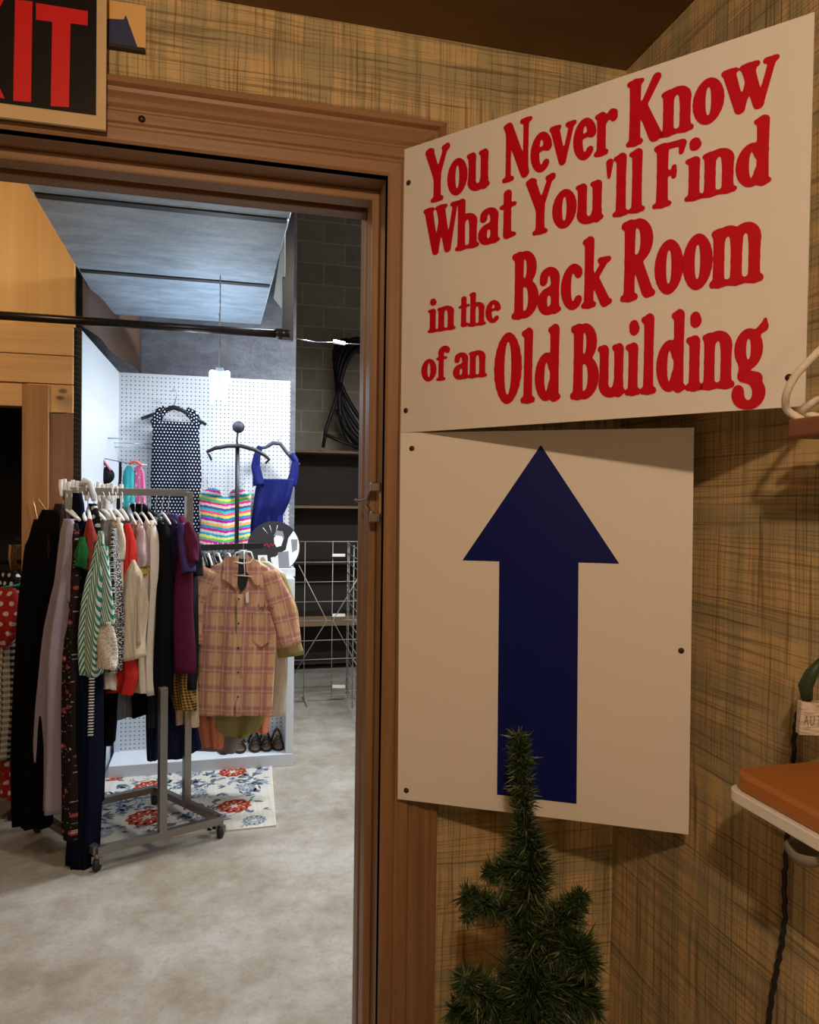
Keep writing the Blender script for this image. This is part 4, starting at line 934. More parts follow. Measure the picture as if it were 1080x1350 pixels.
# ------------------------------------------------------------------ shelving, grid and hoses on the right of the back room
def far_right():
    y = 7.0; x0 = PL(374, 700, 1, y).x; x1 = PL(520, 700, 1, y).x; zt = PL(430, 594, 1, y).z
    t = thing('wooden_shelving', 'dark wooden shelving against the concrete block wall', 'shelving', ((x0+x1)/2, y, 0))
    b = MB(); b.box((x0, y+.33, 0), (x1, y+.345, zt)); b.build('back_panel', DKWOOD, t)
    for xx in (x0, x1-.04): b = MB(); b.box((xx, y, 0), (xx+.04, y+.33, zt)); b.build('upright', DKWOOD, t)
    for i, py in enumerate((594, 667, 741, 812, 872)):
        z = PL(430, py, 1, y).z; b = MB(); b.box((x0+.04, y, z-.022), (x1-.04, y+.33, z)) if i else b.box((x0-.02, y-.02, z-.022), (x1+.02, y+.33, z)); b.build('shelf', SHELFW if i < 2 else DKWOOD, t)
    b = MB(); z = PL(430, 812, 1, y).z; b.box((x0+.04, y-.02, z-.09), (x1-.04, y-.001, z)); b.build('front_rail', SHELFW, t)
    # wire grids
    def grid(name, label, A, B, zt, zb, nu, nv, r=.0035, arms=()):
        A, B = Vector(A), Vector(B); c = (A+B)/2; t = thing(name, label, 'wire grid', (c.x, c.y, 0), 'wire grid panels')
        def P(u, z): q = A.lerp(B, u); return Vector((q.x, q.y, z))
        b = MB()
        for i in nu: b.tube([P(i, zb), P(i, zt)], r*(1.5 if i in (0, 1, nu[len(nu)//2]) else 1), 6)
        for z in nv: b.tube([P(0, z), P(1, z)], r, 6)
        b.build('wires', WIRE, t); return t, P
    yg = 5.9; A = PL(384, 800, 1, yg); B = PL(520, 800, 1, yg)
    zz = [PL(430, q, 1, yg).z for q in (714, 741, 767, 793, 818, 844, 869, 912, 917)]
    us = [(q-384)/(136.) for q in (401, 437, 470, 508)]
    t, P = grid('wire_grid_panel', 'white wire grid panel facing the doorway in front of the shelving', A, B, zz[0], zz[-1]-.01, [0]+us+[1], zz)
    br = []
    b = MB()
    for pth in (((394,745),(431,818),(387,890)), ((482,745),(439,818),(478,890))):
        q = [PL(*s_, 1, yg-.03) for s_ in pth]; b.tube(q, .004, 6)
    b.build('diagonal_brace', WIRE, t)
    for py in (732, 811, 905):
        b = MB(); b.bar(PL(438, py, 1, yg-.02), PL(455, py, 1, yg-.02), .02, .022); b.build('label_holder', WHTPL, t, bevel=.002)
    b = MB()
    for x in (A.x+.12, B.x-.1): b.bar((x, yg-.15, .01), (x, yg+.15, .01), .02, .02)
    b.bar((A.x+.12, yg, .01), (A.x+.12, yg, zz[-1]), .012); b.bar((B.x-.1, yg, .01), (B.x-.1, yg, zz[-1]), .012); b.build('foot', WIRE, t)
    A2 = PL(458, 800, 1, yg+.05); B2 = PL(480, 800, 1, yg-.9); zs = [zz[0]-.02-i*.076 for i in range(0, 16)]
    t, P = grid('wire_grid_panel', 'white wire grid panel set edge-on at the right side of the doorway', A2, B2, zz[0]-.01, .03, [0, .1, .4, .7, 1], zs, .003)
    # coiled hoses
    c = PL(492, 515, 1, 6.7); t = thing('coiled_hose', 'black coiled hose standing on top of the shelving', 'hose', (c.x, 7.05, zt))
    rnd = random.Random(2)
    y2 = 6.95
    for k in range(6):
        b = MB(); cx = PL(476+k*4, 500, 1, y2).x; rx = .20+.035*k; rz = .46+.015*(k%3)
        zc = zt+.03+rz+.02*(k%3); pts = [Vector((cx+rx*cos(a+.15*k), y2+.03*k+.02*sin(2*a), zc+rz*sin(a))) for a in [2*pi*i/36 for i in range(37)]]
        b.tube(pts, .022, 8, cap=False); b.build('loop', RUBBER, t)
    t = thing('folding_stand', 'black tube stand leaning on the coiled hose on top of the shelving', 'stand', PL(430, 588, 1, 6.92))
    b = MB(); q = lambda px, py: PL(px, py, 1, 6.90)
    b.tube([q(426,590), q(430,565), q(442,530), q(450,505)], .016, 8); b.build('leg', RUBBER, t)
    b = MB(); b.tube([q(427,572), q(450,582), q(474,590)], .016, 8); b.build('leg', RUBBER, t)
    b = MB(); b.tube([q(443,540), q(458,568), q(474,586)], .013, 8); b.build('brace', RUBBER, t)
far_right()

# ------------------------------------------------------------------ rolling rack
fa = PL(128, 1148, 2, 0); fb = PL(50, 1097, 2, 0); fc = PL(291, 1104, 2, 0); fd = fb+fc-fa
def rack():
    t = thing('rolling_rack', 'chrome rolling clothes rack with four casters packed with clothes', 'clothes rack', (fa+fd)/2)
    up = Vector((0,0,1)); h = .085
    for p, q in ((fa, fc), (fb, fd), (fa, fb), (fc, fd)):
        b = MB(); b.bar(p+up*h, q+up*h, .032, .034); b.build('base_bar', CHROME, t, bevel=.002)
    for p in (fa, fb, fc, fd):
        c = MB(); c.tube([p+up*.07, p+up*.05], .012, 10); co = c.build('caster', CHROME, t)
        c = MB(); d = Vector((.35, .93, 0)).normalized(); c.lathe([(.001,-.012),(.024,-.011),(.027,-.006),(.027,.006),(.024,.011),(.001,.012)], p+up*.027, d.cross(up), 20); c.build('wheel', RUBBER, co)
        c = MB(); c.bar(p+up*.028+d.cross(up)*.016, p+up*.06+d.cross(up)*.016, .004, .016); c.bar(p+up*.028-d.cross(up)*.016, p+up*.06-d.cross(up)*.016, .004, .016); c.build('fork', CHROME, co)
    mAC, mCD, mAB, mBD = (fa+fc)/2, (fc+fd)/2, (fa+fb)/2, (fb+fd)/2
    for m, hh in ((mAC, .745), (mCD, 1.62), (mAB, 1.62), (mBD, 1.40)):
        b = MB(); b.bar(m+up*h, m+up*hh, .034, .034, up=(fc-fa).normalized()); b.build('post', CHROME, t, bevel=.002)
    b = MB(); b.bar(mAB+up*1.615, mCD+up*1.615, .012, .034); b.build('top_rail', CHROME, t, bevel=.001)
    e = mCD+(mCD-mAB).normalized()*.40
    b = MB(); b.bar(mCD+up*1.345, e+up*1.345, .012, .03); b.build('face_out_arm', BLKPL, t, bevel=.001)
    b = MB(); b.bar(mCD+up*.8, mAB+up*.8, .02, .02); b.build('brace', CHROME, t)
    return mAB, mCD, e
RA, RB, RE = rack()
def railZ(px):
    """depth of the rail where the sight line at px crosses it"""
    n = ray(px, 660); best = None
    for i in range(101):
        q = RA.lerp(RB, -.15+1.3*i/100); d = q-CO; Z = d.dot(fw); x = 540+FPX*d.dot(cr)/Z
        if best is None or abs(x-px) < best[0]: best = (abs(x-px), Z)
    return best[1]

K = {
 'black': cloth('black_knit', (.0035,.0033,.0035)), 'black2': cloth('black_jersey', (.005,.0048,.006), rough=.8), 'sheer': cloth('brown_black_sheer', (.03,.018,.014)),
 'lilac': cloth('lilac_rayon', (.37,.31,.41), rough=.6), 'floral': cloth('black_floral', (.018,.013,.014), 'floral', (.30,.06,.05), (.5,.4,.32), sc=26.),
 'navy': cloth('navy_velvet', (.0035,.005,.016)), 'green': cloth('kelly_green', (.02,.16,.055)), 'red': cloth('bright_red', (.62,.03,.025)), 'brick': cloth('brick_red', (.3,.04,.03)),
 'gstripe': cloth('green_white_stripe', (.02,.21,.15), 'chevron', (.62,.66,.60), sc=95.), 'lace': cloth('ivory_lace', (.74,.68,.60), 'lace', (.48,.42,.35), sc=75.),
 'bw': cloth('black_white_print', (.02,.02,.02), 'speck', (.6,.6,.58), sc=170.), 'cream': cloth('cream_knit', (.66,.60,.49)), 'beige': cloth('beige_cable_knit', (.62,.50,.36), 'rib', (.36,.27,.18), sc=75.),
 'tan': cloth('tan_linen', (.52,.40,.27)), 'mauve': cloth('mauve_stripe', (.34,.21,.22), 'vstripe', (.56,.45,.42), sc=70.), 'mustard': cloth('mustard', (.48,.30,.06)),
 'blush': cloth('blush_cream', (.70,.60,.52), rough=.7), 'purple': cloth('purple_jersey', (.065,.04,.17)), 'maroon': cloth('maroon_jersey', (.085,.008,.032)), 'char': cloth('charcoal', (.018,.019,.024)),
 'grey': cloth('grey_marl', (.26,.26,.28)), 'denim': cloth('grey_denim', (.17,.20,.25)), 'navy2': cloth('navy_cotton', (.008,.013,.05)), 'plaid': cloth('pink_tan_plaid', (.64,.385,.22), 'plaid', (.42,.15,.16), (.75,.52,.42), sc=10.2, rough=.8),
 'olive': cloth('olive_cotton', (.30,.26,.10)), 'orange': cloth('salmon_orange', (.72,.24,.13)), 'ging': cloth('mustard_gingham', (.50,.28,.06), 'gingham', (.03,.02,.02), sc=70.),
 'bging': cloth('black_white_gingham', (.02,.02,.02), 'gingham', (.62,.60,.56), sc=34.), 'rdot': cloth('red_polka', (.42,.025,.03), 'dots', (.72,.66,.6), sc=22.), 'kdot': cloth('black_polka', (.012,.012,.014), 'dots', (.6,.6,.6), sc=26.),
 'offw': cloth('white_cotton', (.68,.69,.72)), 'redprint': cloth('red_floral_print', (.3,.03,.03), 'floral', (.05,.12,.06), (.6,.3,.3), sc=40.),
}
G = 'clothes on the rolling rack'
def g(name, label, cat, px, py, dn, yaw, rows, m, **kw):
    Z = railZ(px)-dn; rows = [(r[0], r[1], (r[2] if len(r) > 2 else 0)) for r in rows]
    return garment(name, label, cat, px, py, Z, yaw, rows, K[m], group=G, **kw)
def mainrack():
    g('black_dress', 'long plain black dress at the left end of the rolling rack', 'dress', 62, 672, .02, 22, [(672,.05,.03),(694,.085,.02),(722,.10,-.02),(800,.098,-.045),(900,.082,-.07),(1000,.085,-.07),(1094,.085,-.065)], 'black', th=.05, nf=6, amp=.010,
      sleeves=((-1, [(.04,16),(.105,70),(.135,130),(.15,190)], [.03,.035,.03,.03]),))
    g('sheer_jacket', 'brown black sheer blouse over the shoulder of the long black dress', 'blouse', 78, 664, .06, 24, [(664,.02,0),(680,.04,0),(705,.052,0),(745,.05,-.005),(752,.05,-.005)], 'sheer', th=.03)
    g('lilac_cardigan', 'long lilac cardigan hanging in front of the black dress', 'cardigan', 86, 684, .14, 40, [(684,.03,.03),(700,.045,.03),(770,.045,.01),(830,.075,-.03),(930,.098,-.065),(1030,.10,-.085),(1074,.105,-.09)], 'lilac', th=.045, nf=5, amp=.014,
      sleeves=((1, [(.055,18),(.06,60),(.065,108)], [.02,.02,.028]),))
    g('floral_dress', 'long black dress with red floral print between lilac and navy', 'dress', 99, 690, .19, 50, [(690,.02,0),(710,.045,0),(800,.05,.0),(950,.055,-.01),(1106,.06,-.02)], 'floral', th=.035, amp=.008)
    g('navy_blouse', 'dark navy top with pale collar bunched under the white hangers', 'top', 101, 650, .05, 36, [(650,.03,0),(664,.055,0),(700,.065,0),(760,.055,0),(800,.055,0)], 'navy', th=.03)
    def studs(root, o, d, k):
        nrm = Vector((0,0,1)).cross(d).normalized()
        b = MB()
        for i in range(20):
            p = W(121-.1*i+.4*(i%2), 895+i*3.9, k*FPX-.080); b.obox(p, r0*.010, nrm*.002, Vector((0,0,.003))+d*.003)
        b.build('stud_trim', WHTPL, root, label='white studded strip down the front')
    g('navy_maxi_dress', 'long dark navy dress with a white studded strip, nearly touching the floor', 'dress', 115, 690, .21, 32, [(690,.025,0),(730,.04,0),(800,.05,0),(900,.052,.0),(1000,.052,.002),(1100,.056,-.004),(1148,.060,-.010)], 'navy', th=.055, nf=7, amp=.007, trim=studs, hem=.012)
    g('green_camisole', 'small kelly green top tucked beside the striped shirt', 'top', 109, 708, .25, 50, [(708,.02,0),(718,.035,0),(735,.038,0),(748,.02,0)], 'green', th=.02)
    g('brick_blouse', 'brick red blouse left of the green striped shirt', 'blouse', 118, 684, .25, 60, [(684,.015,0),(696,.035,0),(735,.035,0),(752,.015,0)], 'brick', th=.02)
    def cuff(root, o, d, k):
        b = MB(); sleeve_mesh(b, [o+d*.02+Vector((0,0,-120*k)), o+d*.035+Vector((0,0,-150*k)), o+d*.04+Vector((0,0,-180*k))], [.046,.052,.056], .5, side=d); b.build('lace_cuff', K['lace'], root, solid=.002, label='ivory lace cuff')
    g('striped_shirt', 'green and white striped shirt with a lace cuff', 'shirt', 133, 700, .29, 26, [(700,.012,0),(725,.028,-.008),(765,.048,-.018),(820,.060,-.028),(892,.045,-.052)], 'gstripe', th=.05, amp=.006,
      trim=cuff, sleeves=((1, [(.012,20),(.028,70),(.035,124)], [.022,.032,.040]),))
    g('print_blouse', 'black and white speckled blouse right of the striped shirt', 'blouse', 150, 696, .20, 72, [(696,.04,0),(716,.06,0),(800,.07,.0),(885,.08,0)], 'bw', th=.022)
    g('cream_blouse', 'cream knit blouse with a puffed shoulder', 'blouse', 153, 682, .10, 50, [(682,.04,0),(700,.06,0),(725,.06,.01),(760,.05,.04),(836,.06,.06)], 'cream', th=.03, nf=4,
      sleeves=((1, [(.03,10),(.055,30),(.06,55)], [.035,.036,.03]),))
    g('tan_shirt', 'plain tan shirt behind the cable knit sweater', 'shirt', 163, 735, .13, 40, [(735,.03,0),(760,.04,0),(836,.042,0)], 'tan', th=.03)
    g('red_camisole', 'bright red camisole above the beige sweater', 'top', 168, 690, .15, 50, [(690,.018,0),(700,.03,0),(730,.03,0.01),(770,.010,.02)], 'red', th=.02)
    g('mauve_blouse', 'mauve striped blouse right of the red camisole', 'blouse', 181, 686, .12, 52, [(686,.03,0),(700,.05,0),(730,.05,.01),(748,.045,.015)], 'mauve', th=.03)
    g('mustard_camisole', 'small mustard yellow top peeking out above the sweater', 'top', 184, 722, .15, 50, [(722,.02,0),(735,.028,0),(757,.02,.01)], 'mustard', th=.02)
    g('knit_sweater', 'beige cable knit sweater with long sleeve', 'sweater', 173, 738, .17, 35, [(738,.02,0),(756,.055,0),(800,.068,0),(868,.072,-.012)], 'beige', th=.045, nf=5,
      sleeves=((1, [(.05,20),(.06,60),(.05,110)], [.02,.022,.02]),))
    g('red_skirt', 'bright red skirt hem showing below the beige sweater', 'skirt', 163, 820, .10, 25, [(820,.04,.0),(850,.06,.0),(890,.075,.0),(914,.070,-.015)], 'red', th=.035)
    g('blush_blouse', 'long blush cream blouse in the middle of the rack', 'blouse', 197, 686, .12, 45, [(686,.03,0),(702,.05,0),(760,.05,0),(780,.04,.0),(850,.045,.0),(914,.06,-.01)], 'blush', th=.045, nf=5, amp=.012)
    g('cream_slip', 'pale cream slip hanging lower than the red skirt', 'slip', 185, 760, .08, 30, [(760,.03,0),(850,.06,0),(905,.07,.0),(912,.07,0)], 'cream', th=.03)
    g('ivory_tank', 'short ivory tank hem under the lace cuff', 'top', 143, 800, .12, 30, [(800,.02,0),(860,.03,0),(908,.03,0)], 'blush', th=.025)
    g('black_blouse', 'plain black blouse between the blush blouse and the maroon tee', 'blouse', 214, 686, .13, 45, [(686,.03,0),(704,.06,0),(800,.062,0),(918,.058,-.008)], 'black2', th=.045,
      sleeves=())
    g('purple_tee', 'purple short sleeved tee left of the maroon tee', 't-shirt', 228, 678, .08, 45, [(678,.04,0),(692,.09,0),(740,.10,0),(860,.10,0)], 'purple', th=.03,
      sleeves=((1, [(.08,14),(.125,42),(.15,74)], [.035,.045,.048]),))
    g('maroon_tee', 'maroon short sleeved tee at the right end of the rack', 't-shirt', 236, 680, .10, 50, [(680,.04,0),(692,.09,0),(740,.115,.0),(800,.12,0),(884,.13,0)], 'maroon', th=.045,
      sleeves=((1, [(.09,12),(.14,34),(.155,58)], [.035,.045,.046]),))
    g('charcoal_tee', 'charcoal tee behind the maroon tee', 't-shirt', 247, 690, -.02, 55, [(690,.05,0),(705,.11,0),(760,.12,0),(904,.13,0)], 'char', th=.035,
      sleeves=((1, [(.10,14),(.14,40),(.15,66)], [.035,.04,.04]),))
    g('white_blouse', 'white blouse bunched up high behind the green striped shirt', 'blouse', 138, 652, .0, 45, [(652,.02,0),(664,.05,0),(700,.07,0),(780,.06,0)], 'offw', th=.035, nf=6, amp=.012)
    g('spotted_blouse', 'black blouse with white spots high behind the striped shirt', 'blouse', 122, 664, .02, 50, [(664,.03,0),(676,.07,0),(720,.08,0),(800,.07,0)], 'kdot', th=.03)
    g('black_cardigan', 'black cardigan high at the back between the hangers and the blush blouse', 'cardigan', 182, 664, -.07, 35, [(664,.04,0),(676,.11,0),(740,.12,0),(840,.11,0)], 'black', th=.04)
    g('grey_blouse', 'grey blouse high behind the mauve striped blouse', 'blouse', 166, 668, -.02, 55, [(668,.04,0),(680,.09,0),(740,.09,0),(820,.08,0)], 'denim', th=.03)
    g('black_trousers', 'black trousers hanging low behind the navy dress', 'trousers', 140, 760, -.03, 15, [(760,.05,0),(900,.055,0),(945,.055,0),(981,.052,0)], 'black', th=.04)
    g('black_skirt', 'narrow black skirt reaching lower beside the trousers', 'skirt', 129, 760, -.06, 15, [(760,.03,0),(900,.035,0),(1000,.035,0),(1058,.04,0)], 'black2', th=.03)
    g('denim_skirt', 'grey blue skirt hem left of the charcoal trousers', 'skirt', 165, 800, -.05, 12, [(800,.03,0),(900,.032,0),(946,.035,0)], 'denim', th=.03)
    g('black_shorts', 'black shorts hem between the grey skirt and charcoal trousers', 'shorts', 184, 800, -.06, 12, [(800,.04,0),(900,.05,0),(944,.045,0)], 'black', th=.03)
    g('charcoal_trousers', 'charcoal trousers leg above the front chrome post', 'trousers', 204, 760, .06, 15, [(760,.03,0),(880,.04,0),(930,.038,0),(960,.036,0)], 'char', th=.035)
    g('navy_skirt', 'dark navy trouser hem behind the chrome post', 'trousers', 206, 860, -.08, 15, [(860,.05,0),(940,.05,0),(1001,.03,0)], 'navy2', th=.03)
    # hangers on the rail
    wl = [(84,'white plastic hanger holding the long black dress',24,.10),(92,'white plastic hanger with the lilac cardigan',40,.09),(101,'white plastic hanger over the navy top',42,.10),(108,'white plastic hanger between navy and floral dresses',60,.12),(116,'white plastic hanger holding the brick red blouse',62,.12),
          (124,'white plastic hanger above the striped shirt collar',40,.10),(134,'white plastic hanger holding the green striped shirt',35,.10),(143,'clear hanger beside the speckled blouse',55,.12),(151,'white plastic hanger with the cream blouse',50,.12),(160,'clear hanger holding the tan shirt',55,.12)]
    for px, lab, yw, hw in wl: hanger(px, 672, railZ(px)-.03, yw, WHTPL if 'white' in lab else CLRPL, lab, hw=hw, drop=.045, r=.006, hook=.085, hm=WHTPL)
    for px, lab in ((170,'clear plastic hanger with the red camisole'),(178,'clear plastic hanger with the mauve blouse'),(187,'clear plastic hanger with the cream slip'),(196,'clear plastic hanger holding the blush blouse'),(205,'black hanger holding the black blouse'),(214,'clear plastic hanger left of the purple tee'),(222,'dark hanger holding the purple tee')):
        hanger(px, 676, railZ(px)-.02, 58, BLKPL if 'black' in lab or 'dark' in lab else CLRPL, lab, hw=.15, drop=.05, r=.0045, hook=.10)
    # size dividers / white blocks standing on the rail
    for i, px in enumerate((80, 85, 91, 96, 102, 107, 113, 118, 124, 130, 136, 142, 148, 154, 160)):
        c = W(px, 641+i*.5, railZ(px)-.03); u = .006*sin(i*2.3); b = MB(); b.tube(smoothp([c+Vector((0,0,.030+u)), c+Vector((0,0,.024+u)), c+Vector((0,0,-.01)), c+Vector((.004,0,-.045-u*2))], 4), [.003]+[.0095]*8+[.0075]*4, 10)
        tag(b.build('plastic_hanger', WHTPL), 'white plastic hanger hook top on the rail of the rolling rack', 'hanger hook', 'white hook tops on the rail')
    b = MB(); q = railZ(115); b.tube([W(106,640,q-.05), W(112,634,q-.05), W(119,637,q-.05), W(124,660,q-.06)], [.012,.016,.015,.01], 10); tag(b.build('stocking_cap', K['offw']), 'white fabric scrap over the rail above the navy dress', 'fabric')
mainrack()

def arm_clothes():
    G2 = 'shirts on the face-out arm'
    def h(name, label, cat, px, py, Z, yaw, rows, m, **kw): return garment(name, label, cat, px, py, Z, yaw, rows, K[m], group=G2, **kw)
    h('navy_shorts', 'dark navy skirt hem at the bottom left of the plaid shirt', 'skirt', 232, 900, 3.78, 8, [(900,.08,0),(950,.11,.0),(985,.13,.01),(998,.09,-.03)], 'navy2', th=.03)
    h('grey_tee', 'large grey tee hanging lowest below the plaid shirt', 't-shirt', 282, 745, 4.0, 6, [(745,.08,0),(760,.2,0),(900,.2,0),(960,.2,0),(990,.14,0)], 'grey', th=.04)
    h('tan_shirt', 'tan shirt hem left of the plaid shirt', 'shirt', 246, 780, 3.74, 15, [(780,.04,0),(880,.055,0),(950,.06,0),(956,.06,0)], 'tan', th=.03)
    h('gingham_shirt', 'mustard and black checked shirt hem beside the maroon tee', 'shirt', 244, 760, 3.70, 20, [(760,.05,0),(870,.06,0),(900,.075,-.005),(936,.05,.02)], 'ging', th=.03)
    h('orange_shirt', 'salmon orange shirt edge left of and below the plaid shirt', 'shirt', 278, 740, 3.94, 8, [(740,.06,0),(755,.12,0),(850,.1,0),(940,.085,0),(986,.05,.01)], 'orange', th=.03)
    h('beige_shirt', 'beige shirt edge at the right behind the olive sleeve', 'shirt', 340, 740, 4.05, 4, [(740,.06,0),(756,.15,0),(860,.165,0),(944,.16,.0)], 'cream', th=.03)
    h('salmon_stripe_shirt', 'salmon striped shirt hem below the right of the plaid shirt', 'shirt', 338, 760, 3.98, 4, [(760,.05,0),(860,.07,0),(940,.07,0),(966,.05,.01)], 'orange', th=.02)
    h('olive_shirt', 'olive shirt directly behind the plaid shirt', 'shirt', 312, 738, 3.93, 3, [(738,.08,0),(752,.19,0),(850,.19,0),(940,.17,0),(960,.13,0),(971,.06,0)], 'olive', th=.03,
      sleeves=((1, [(.20,20),(.26,70),(.295,125)], [.05,.06,.066]),))
    def extras(root, o, d, k):
        nrm = -Vector((0,0,1)).cross(d).normalized()*-1; nrm = Vector((0,0,1)).cross(d).normalized()*-1
        f = Vector((-fw.x, -fw.y, 0)).normalized()
        def q(x, dp, out): return o+d*x+Vector((0,0,-dp*k))+f*out
        m = K['plaid']
        for s, pts in ((-1, [(-.005,-6),(-.075,-4),(-.085,24),(-.045,30),(-.01,40)]), (1, [(.03,-8),(.10,2),(.115,30),(.085,32),(.035,14)])):
            b = MB(); vs = [q(x, y, .034 if i in (0, 1) else .042) for i, (x, y) in enumerate(pts)]; b.add(vs, [tuple(range(5))], 0, [((v-o).dot(d)*1., v.z-o.z) for v in vs], False); b.build('collar', m, root, solid=.004, label='open collar flap')
        b = MB(); vs = [q(-.04,-2,.030), q(.06,-2,.030), q(.05,16,.038), q(.035,34,.041), q(.01,42,.042), q(-.03,18,.038)]; b.add(vs, [tuple(range(6))]); b.build('neck_lining', plain('black_lining', (.015,.014,.016), .8), root)
        b = MB(); vs = []; 
        for i in range(16):
            t = i/15; x = .002-.006*t; yy = 44+t*160
            for s in (-.016, .016): vs.append(q(x+s, yy, .044+.004*sin(t*7)))
        b.add(vs, [(2*i, 2*i+1, 2*i+3, 2*i+2) for i in range(15)], 0, [((v-o).dot(d), v.z-o.z) for v in vs], True); b.build('placket', m, root, solid=.002)
        for dp in (50, 82, 114, 146, 178):
            b = MB(); b.lathe([(.0001,.003),(.004,.0026),(.0048,0)], q(.002, dp, .050), f, 12); b.build('button', BLKPL, root)
        b = MB(); b.tube([q(.09+i*.0045, 61+2.2*sin(i*1.9)+(-4 if i in (1, 2, 9) else 0), .048) for i in range(20)], .0016, 5); b.build('embroidery', plain('maroon_thread', (.12,.01,.02), .8), root)
        b = MB(); b.add([q(.035,42,.05), q(.05,40,.05), q(.052,54,.05), q(.037,55,.05)], [(0,1,2,3)]); b.build('price_tag', WHTPL, root, solid=.001)
        b = MB(); vs = [q(.07,66,.046), q(.16,66,.044), q(.158,104,.044), q(.115,112,.046), q(.072,104,.046)]; b.add(vs, [tuple(range(5))], 0, [((v-o).dot(d), v.z-o.z) for v in vs]); b.build('pocket', m, root, solid=.002)
    h('plaid_shirt', 'pink and tan plaid short sleeved shirt facing the doorway', 'shirt', 318, 738, 3.76, 4, [(738,.075,0),(746,.13,0),(760,.185,0),(800,.20,-.01),(860,.195,-.012),(920,.192,-.012),(943,.188,-.014)], 'plaid', th=.042, nf=6, amp=.005, trim=extras,
      sleeves=((-1, [(.15,14),(.205,60),(.215,112)], [.05,.062,.055]), (1, [(.14,14),(.20,60),(.245,112)], [.05,.066,.062])))
    t = thing('coat_hanger', 'clear white hanger inside the plaid shirt collar', 'hanger', W(321, 738, 3.72), 'hangers on the face-out arm')
    b = MB(); b.tube([W(*q, 3.72) for q in ((308,736),(311,729),(320,726),(331,728),(334,736),(330,741),(320,743),(310,741))], .004, 8); b.build('loop', WHTPL, t)
    b = MB(); b.tube([W(*q, 3.715) for q in ((322,727),(322,742),(323,757),(310,758),(334,760))], .003, 6); b.build('tie_bar', WHTPL, t)
    b = MB(); b.tube([W(*q, 3.73) for q in ((321,727),(321,718),(317,713),(322,708),(326,712))], .0025, 6); b.build('hook', STEELW, t)
    for i, px in enumerate((262, 268, 274, 280, 287, 294, 301, 308)):
        lab = ['leftmost','second from the left','third from the left','fourth from the left','fourth from the right','third from the right','second from the right','rightmost'][i]
        Z = 3.95; t = thing('coat_hanger', 'black and clear hanger, %s in the row behind the plaid shirt' % lab, 'hanger', W(px, 724, Z), 'hangers on the face-out arm')
        m = BLKPL if i % 2 else CLRPL; d = d_yaw(66); o = W(px, 730, Z); b = MB(); b.tube([o-d*.14+Vector((0,0,-.05)), o-d*.03, o+d*.03, o+d*.14+Vector((0,0,-.05))], .006, 8); b.build('shoulder_bar', m, t)
        b = MB(); b.tube([o, o+Vector((0,0,.03)), o+Vector((0,0,.04))+d*.012, o+Vector((0,0,.058)), o+Vector((0,0,.052))-d*.012], .0022, 6); b.build('hook', STEELW, t)
    for i, (px, m, lab) in enumerate(((264,'offw','white tank'),(271,'black','black tank'),(279,'offw','pale grey tank'),(287,'char','charcoal tank'),(296,'denim','grey blue tank'))):
        h('tank_shirt', '%s hanging in the row behind the left of the plaid shirt' % lab, 'top', px, 734, 3.97, 60, [(734,.04,0),(742,.08,0),(800,.09,0),(880,.09,0)], m, th=.018)
arm_clothes()

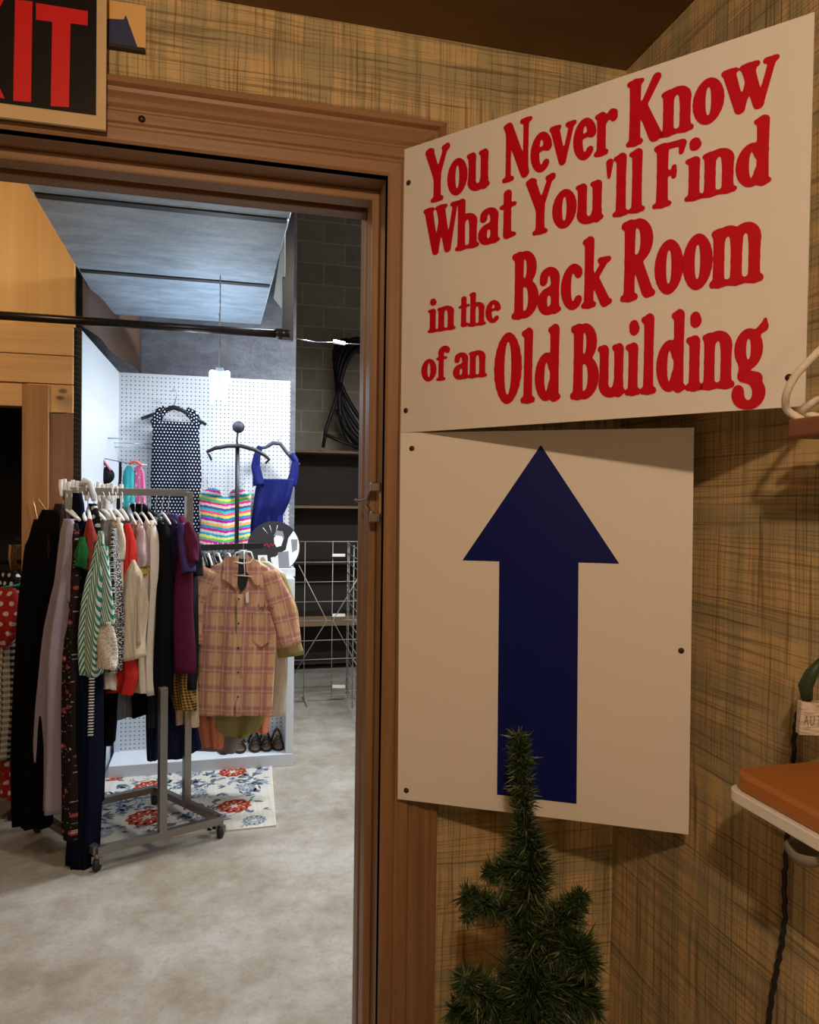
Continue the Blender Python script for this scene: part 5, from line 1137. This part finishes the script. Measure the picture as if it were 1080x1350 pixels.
# ------------------------------------------------------------------ second rack at the left edge
def left_rack():
    G3 = 'clothes on the rack at the left edge'; Z = 3.75
    t = thing('clothes_rack', 'dark clothes rack cut off by the left edge of the doorway', 'clothes rack', PL(15, 1040, 2, 0))
    a = W(-70, 738, 3.6); b_ = W(36, 741, 3.9); b = MB(); b.tube([a, b_], .014, 10); b.build('rail', BLKPL, t)
    for q in (a, b_):
        b = MB(); b.tube([q, Vector((q.x, q.y, .02))], .014, 10); b.build('post', BLKPL, t)
        b = MB(); b.bar((q.x-.02, q.y-.22, .02), (q.x+.02, q.y+.22, .02), .03, .03); b.build('foot', BLKPL, t)
    def h(name, label, cat, px, py, Z, yaw, rows, m, **kw): return garment(name, label, cat, px, py, Z, yaw, rows, K[m], group=G3, **kw)
    h('polka_dot_blouse', 'black top with white dots at the left edge above the red dress', 'top', 8, 752, 3.62, 20, [(752,.06,0),(765,.09,0),(785,.09,0),(800,.09,0)], 'kdot', th=.03)
    h('red_dot_dress', 'red dress with white polka dots at the left edge', 'dress', 3, 775, 3.5, 15, [(775,.05,.02),(790,.085,0),(815,.085,0),(845,.04,.0),(852,.03,.0)], 'rdot', th=.04)
    h('gingham_dress', 'black and white gingham dress at the left edge', 'dress', 12, 790, 3.60, 30, [(790,.03,0),(850,.04,.0),(930,.045,.0),(1003,.042,-.01)], 'bging', th=.03)
    h('red_dot_skirt', 'red polka dot skirt hem low at the left edge', 'skirt', 17, 900, 3.66, 20, [(900,.03,0),(985,.032,0),(1052,.042,-.005)], 'rdot', th=.03)
    h('floral_scarf_dress', 'dark print dress at the very left edge', 'dress', -2, 800, 3.68, 20, [(800,.05,0),(950,.06,0),(1042,.05,0)], 'redprint', th=.03)
    b = MB(); b.tube([W(-20,779,3.55), W(28,771,3.5)], .006, 8); tag(b.build('green_hanger', plain('teal_plastic', (.02,.25,.18), .4)), 'teal green hanger bar above the red polka dot dress', 'hanger')
    t = thing('wooden_hanger', 'tan wooden hanger bundle hanging left of the black dress', 'hanger', W(21, 730, 3.8))
    wm = wood('hanger_wood', (.20,.12,.06), (.42,.27,.13), 'z', 1.)
    for i in range(5): b = MB(); b.tube([W(14+i*3.6, 718, 3.8+.02*i), W(13+i*3.6, 735, 3.8+.02*i), W(15+i*3.2, 751, 3.8+.02*i)], [.008,.009,.006], 8); b.build('bar', wm, t)
    b = MB(); b.tube([W(14,718,3.8), W(20,708,3.8), W(31,716,3.8)], .004, 6); b.build('hook', BLKPL, t)
    t = thing('wire_hanger', 'brass coloured wire hanger end sticking out before the brown door frame', 'hanger', W(50, 690, 3.7))
    gw = plain('brass_wire', (.65,.42,.2), .3, .8)
    b = MB(); b.tube([W(*q, 3.7) for q in ((43,658),(46,670),(50,688),(54,702))], .0035, 6); b.build('wire', gw, t)
    b = MB(); b.tube([W(*q, 3.7) for q in ((50,656),(54,663),(60,671),(70,680))], .003, 6); b.build('wire', gw, t)
    b = MB(); b.bar(W(37.5,735,3.48), W(38.5,750,3.48), .02, .006, up=tuple(-fw)); b.build('price_tag', plain('pale_blue_tag', (.4,.5,.6), .5), bpy.data.objects['black_dress'], label='pale blue price tag')
left_rack()
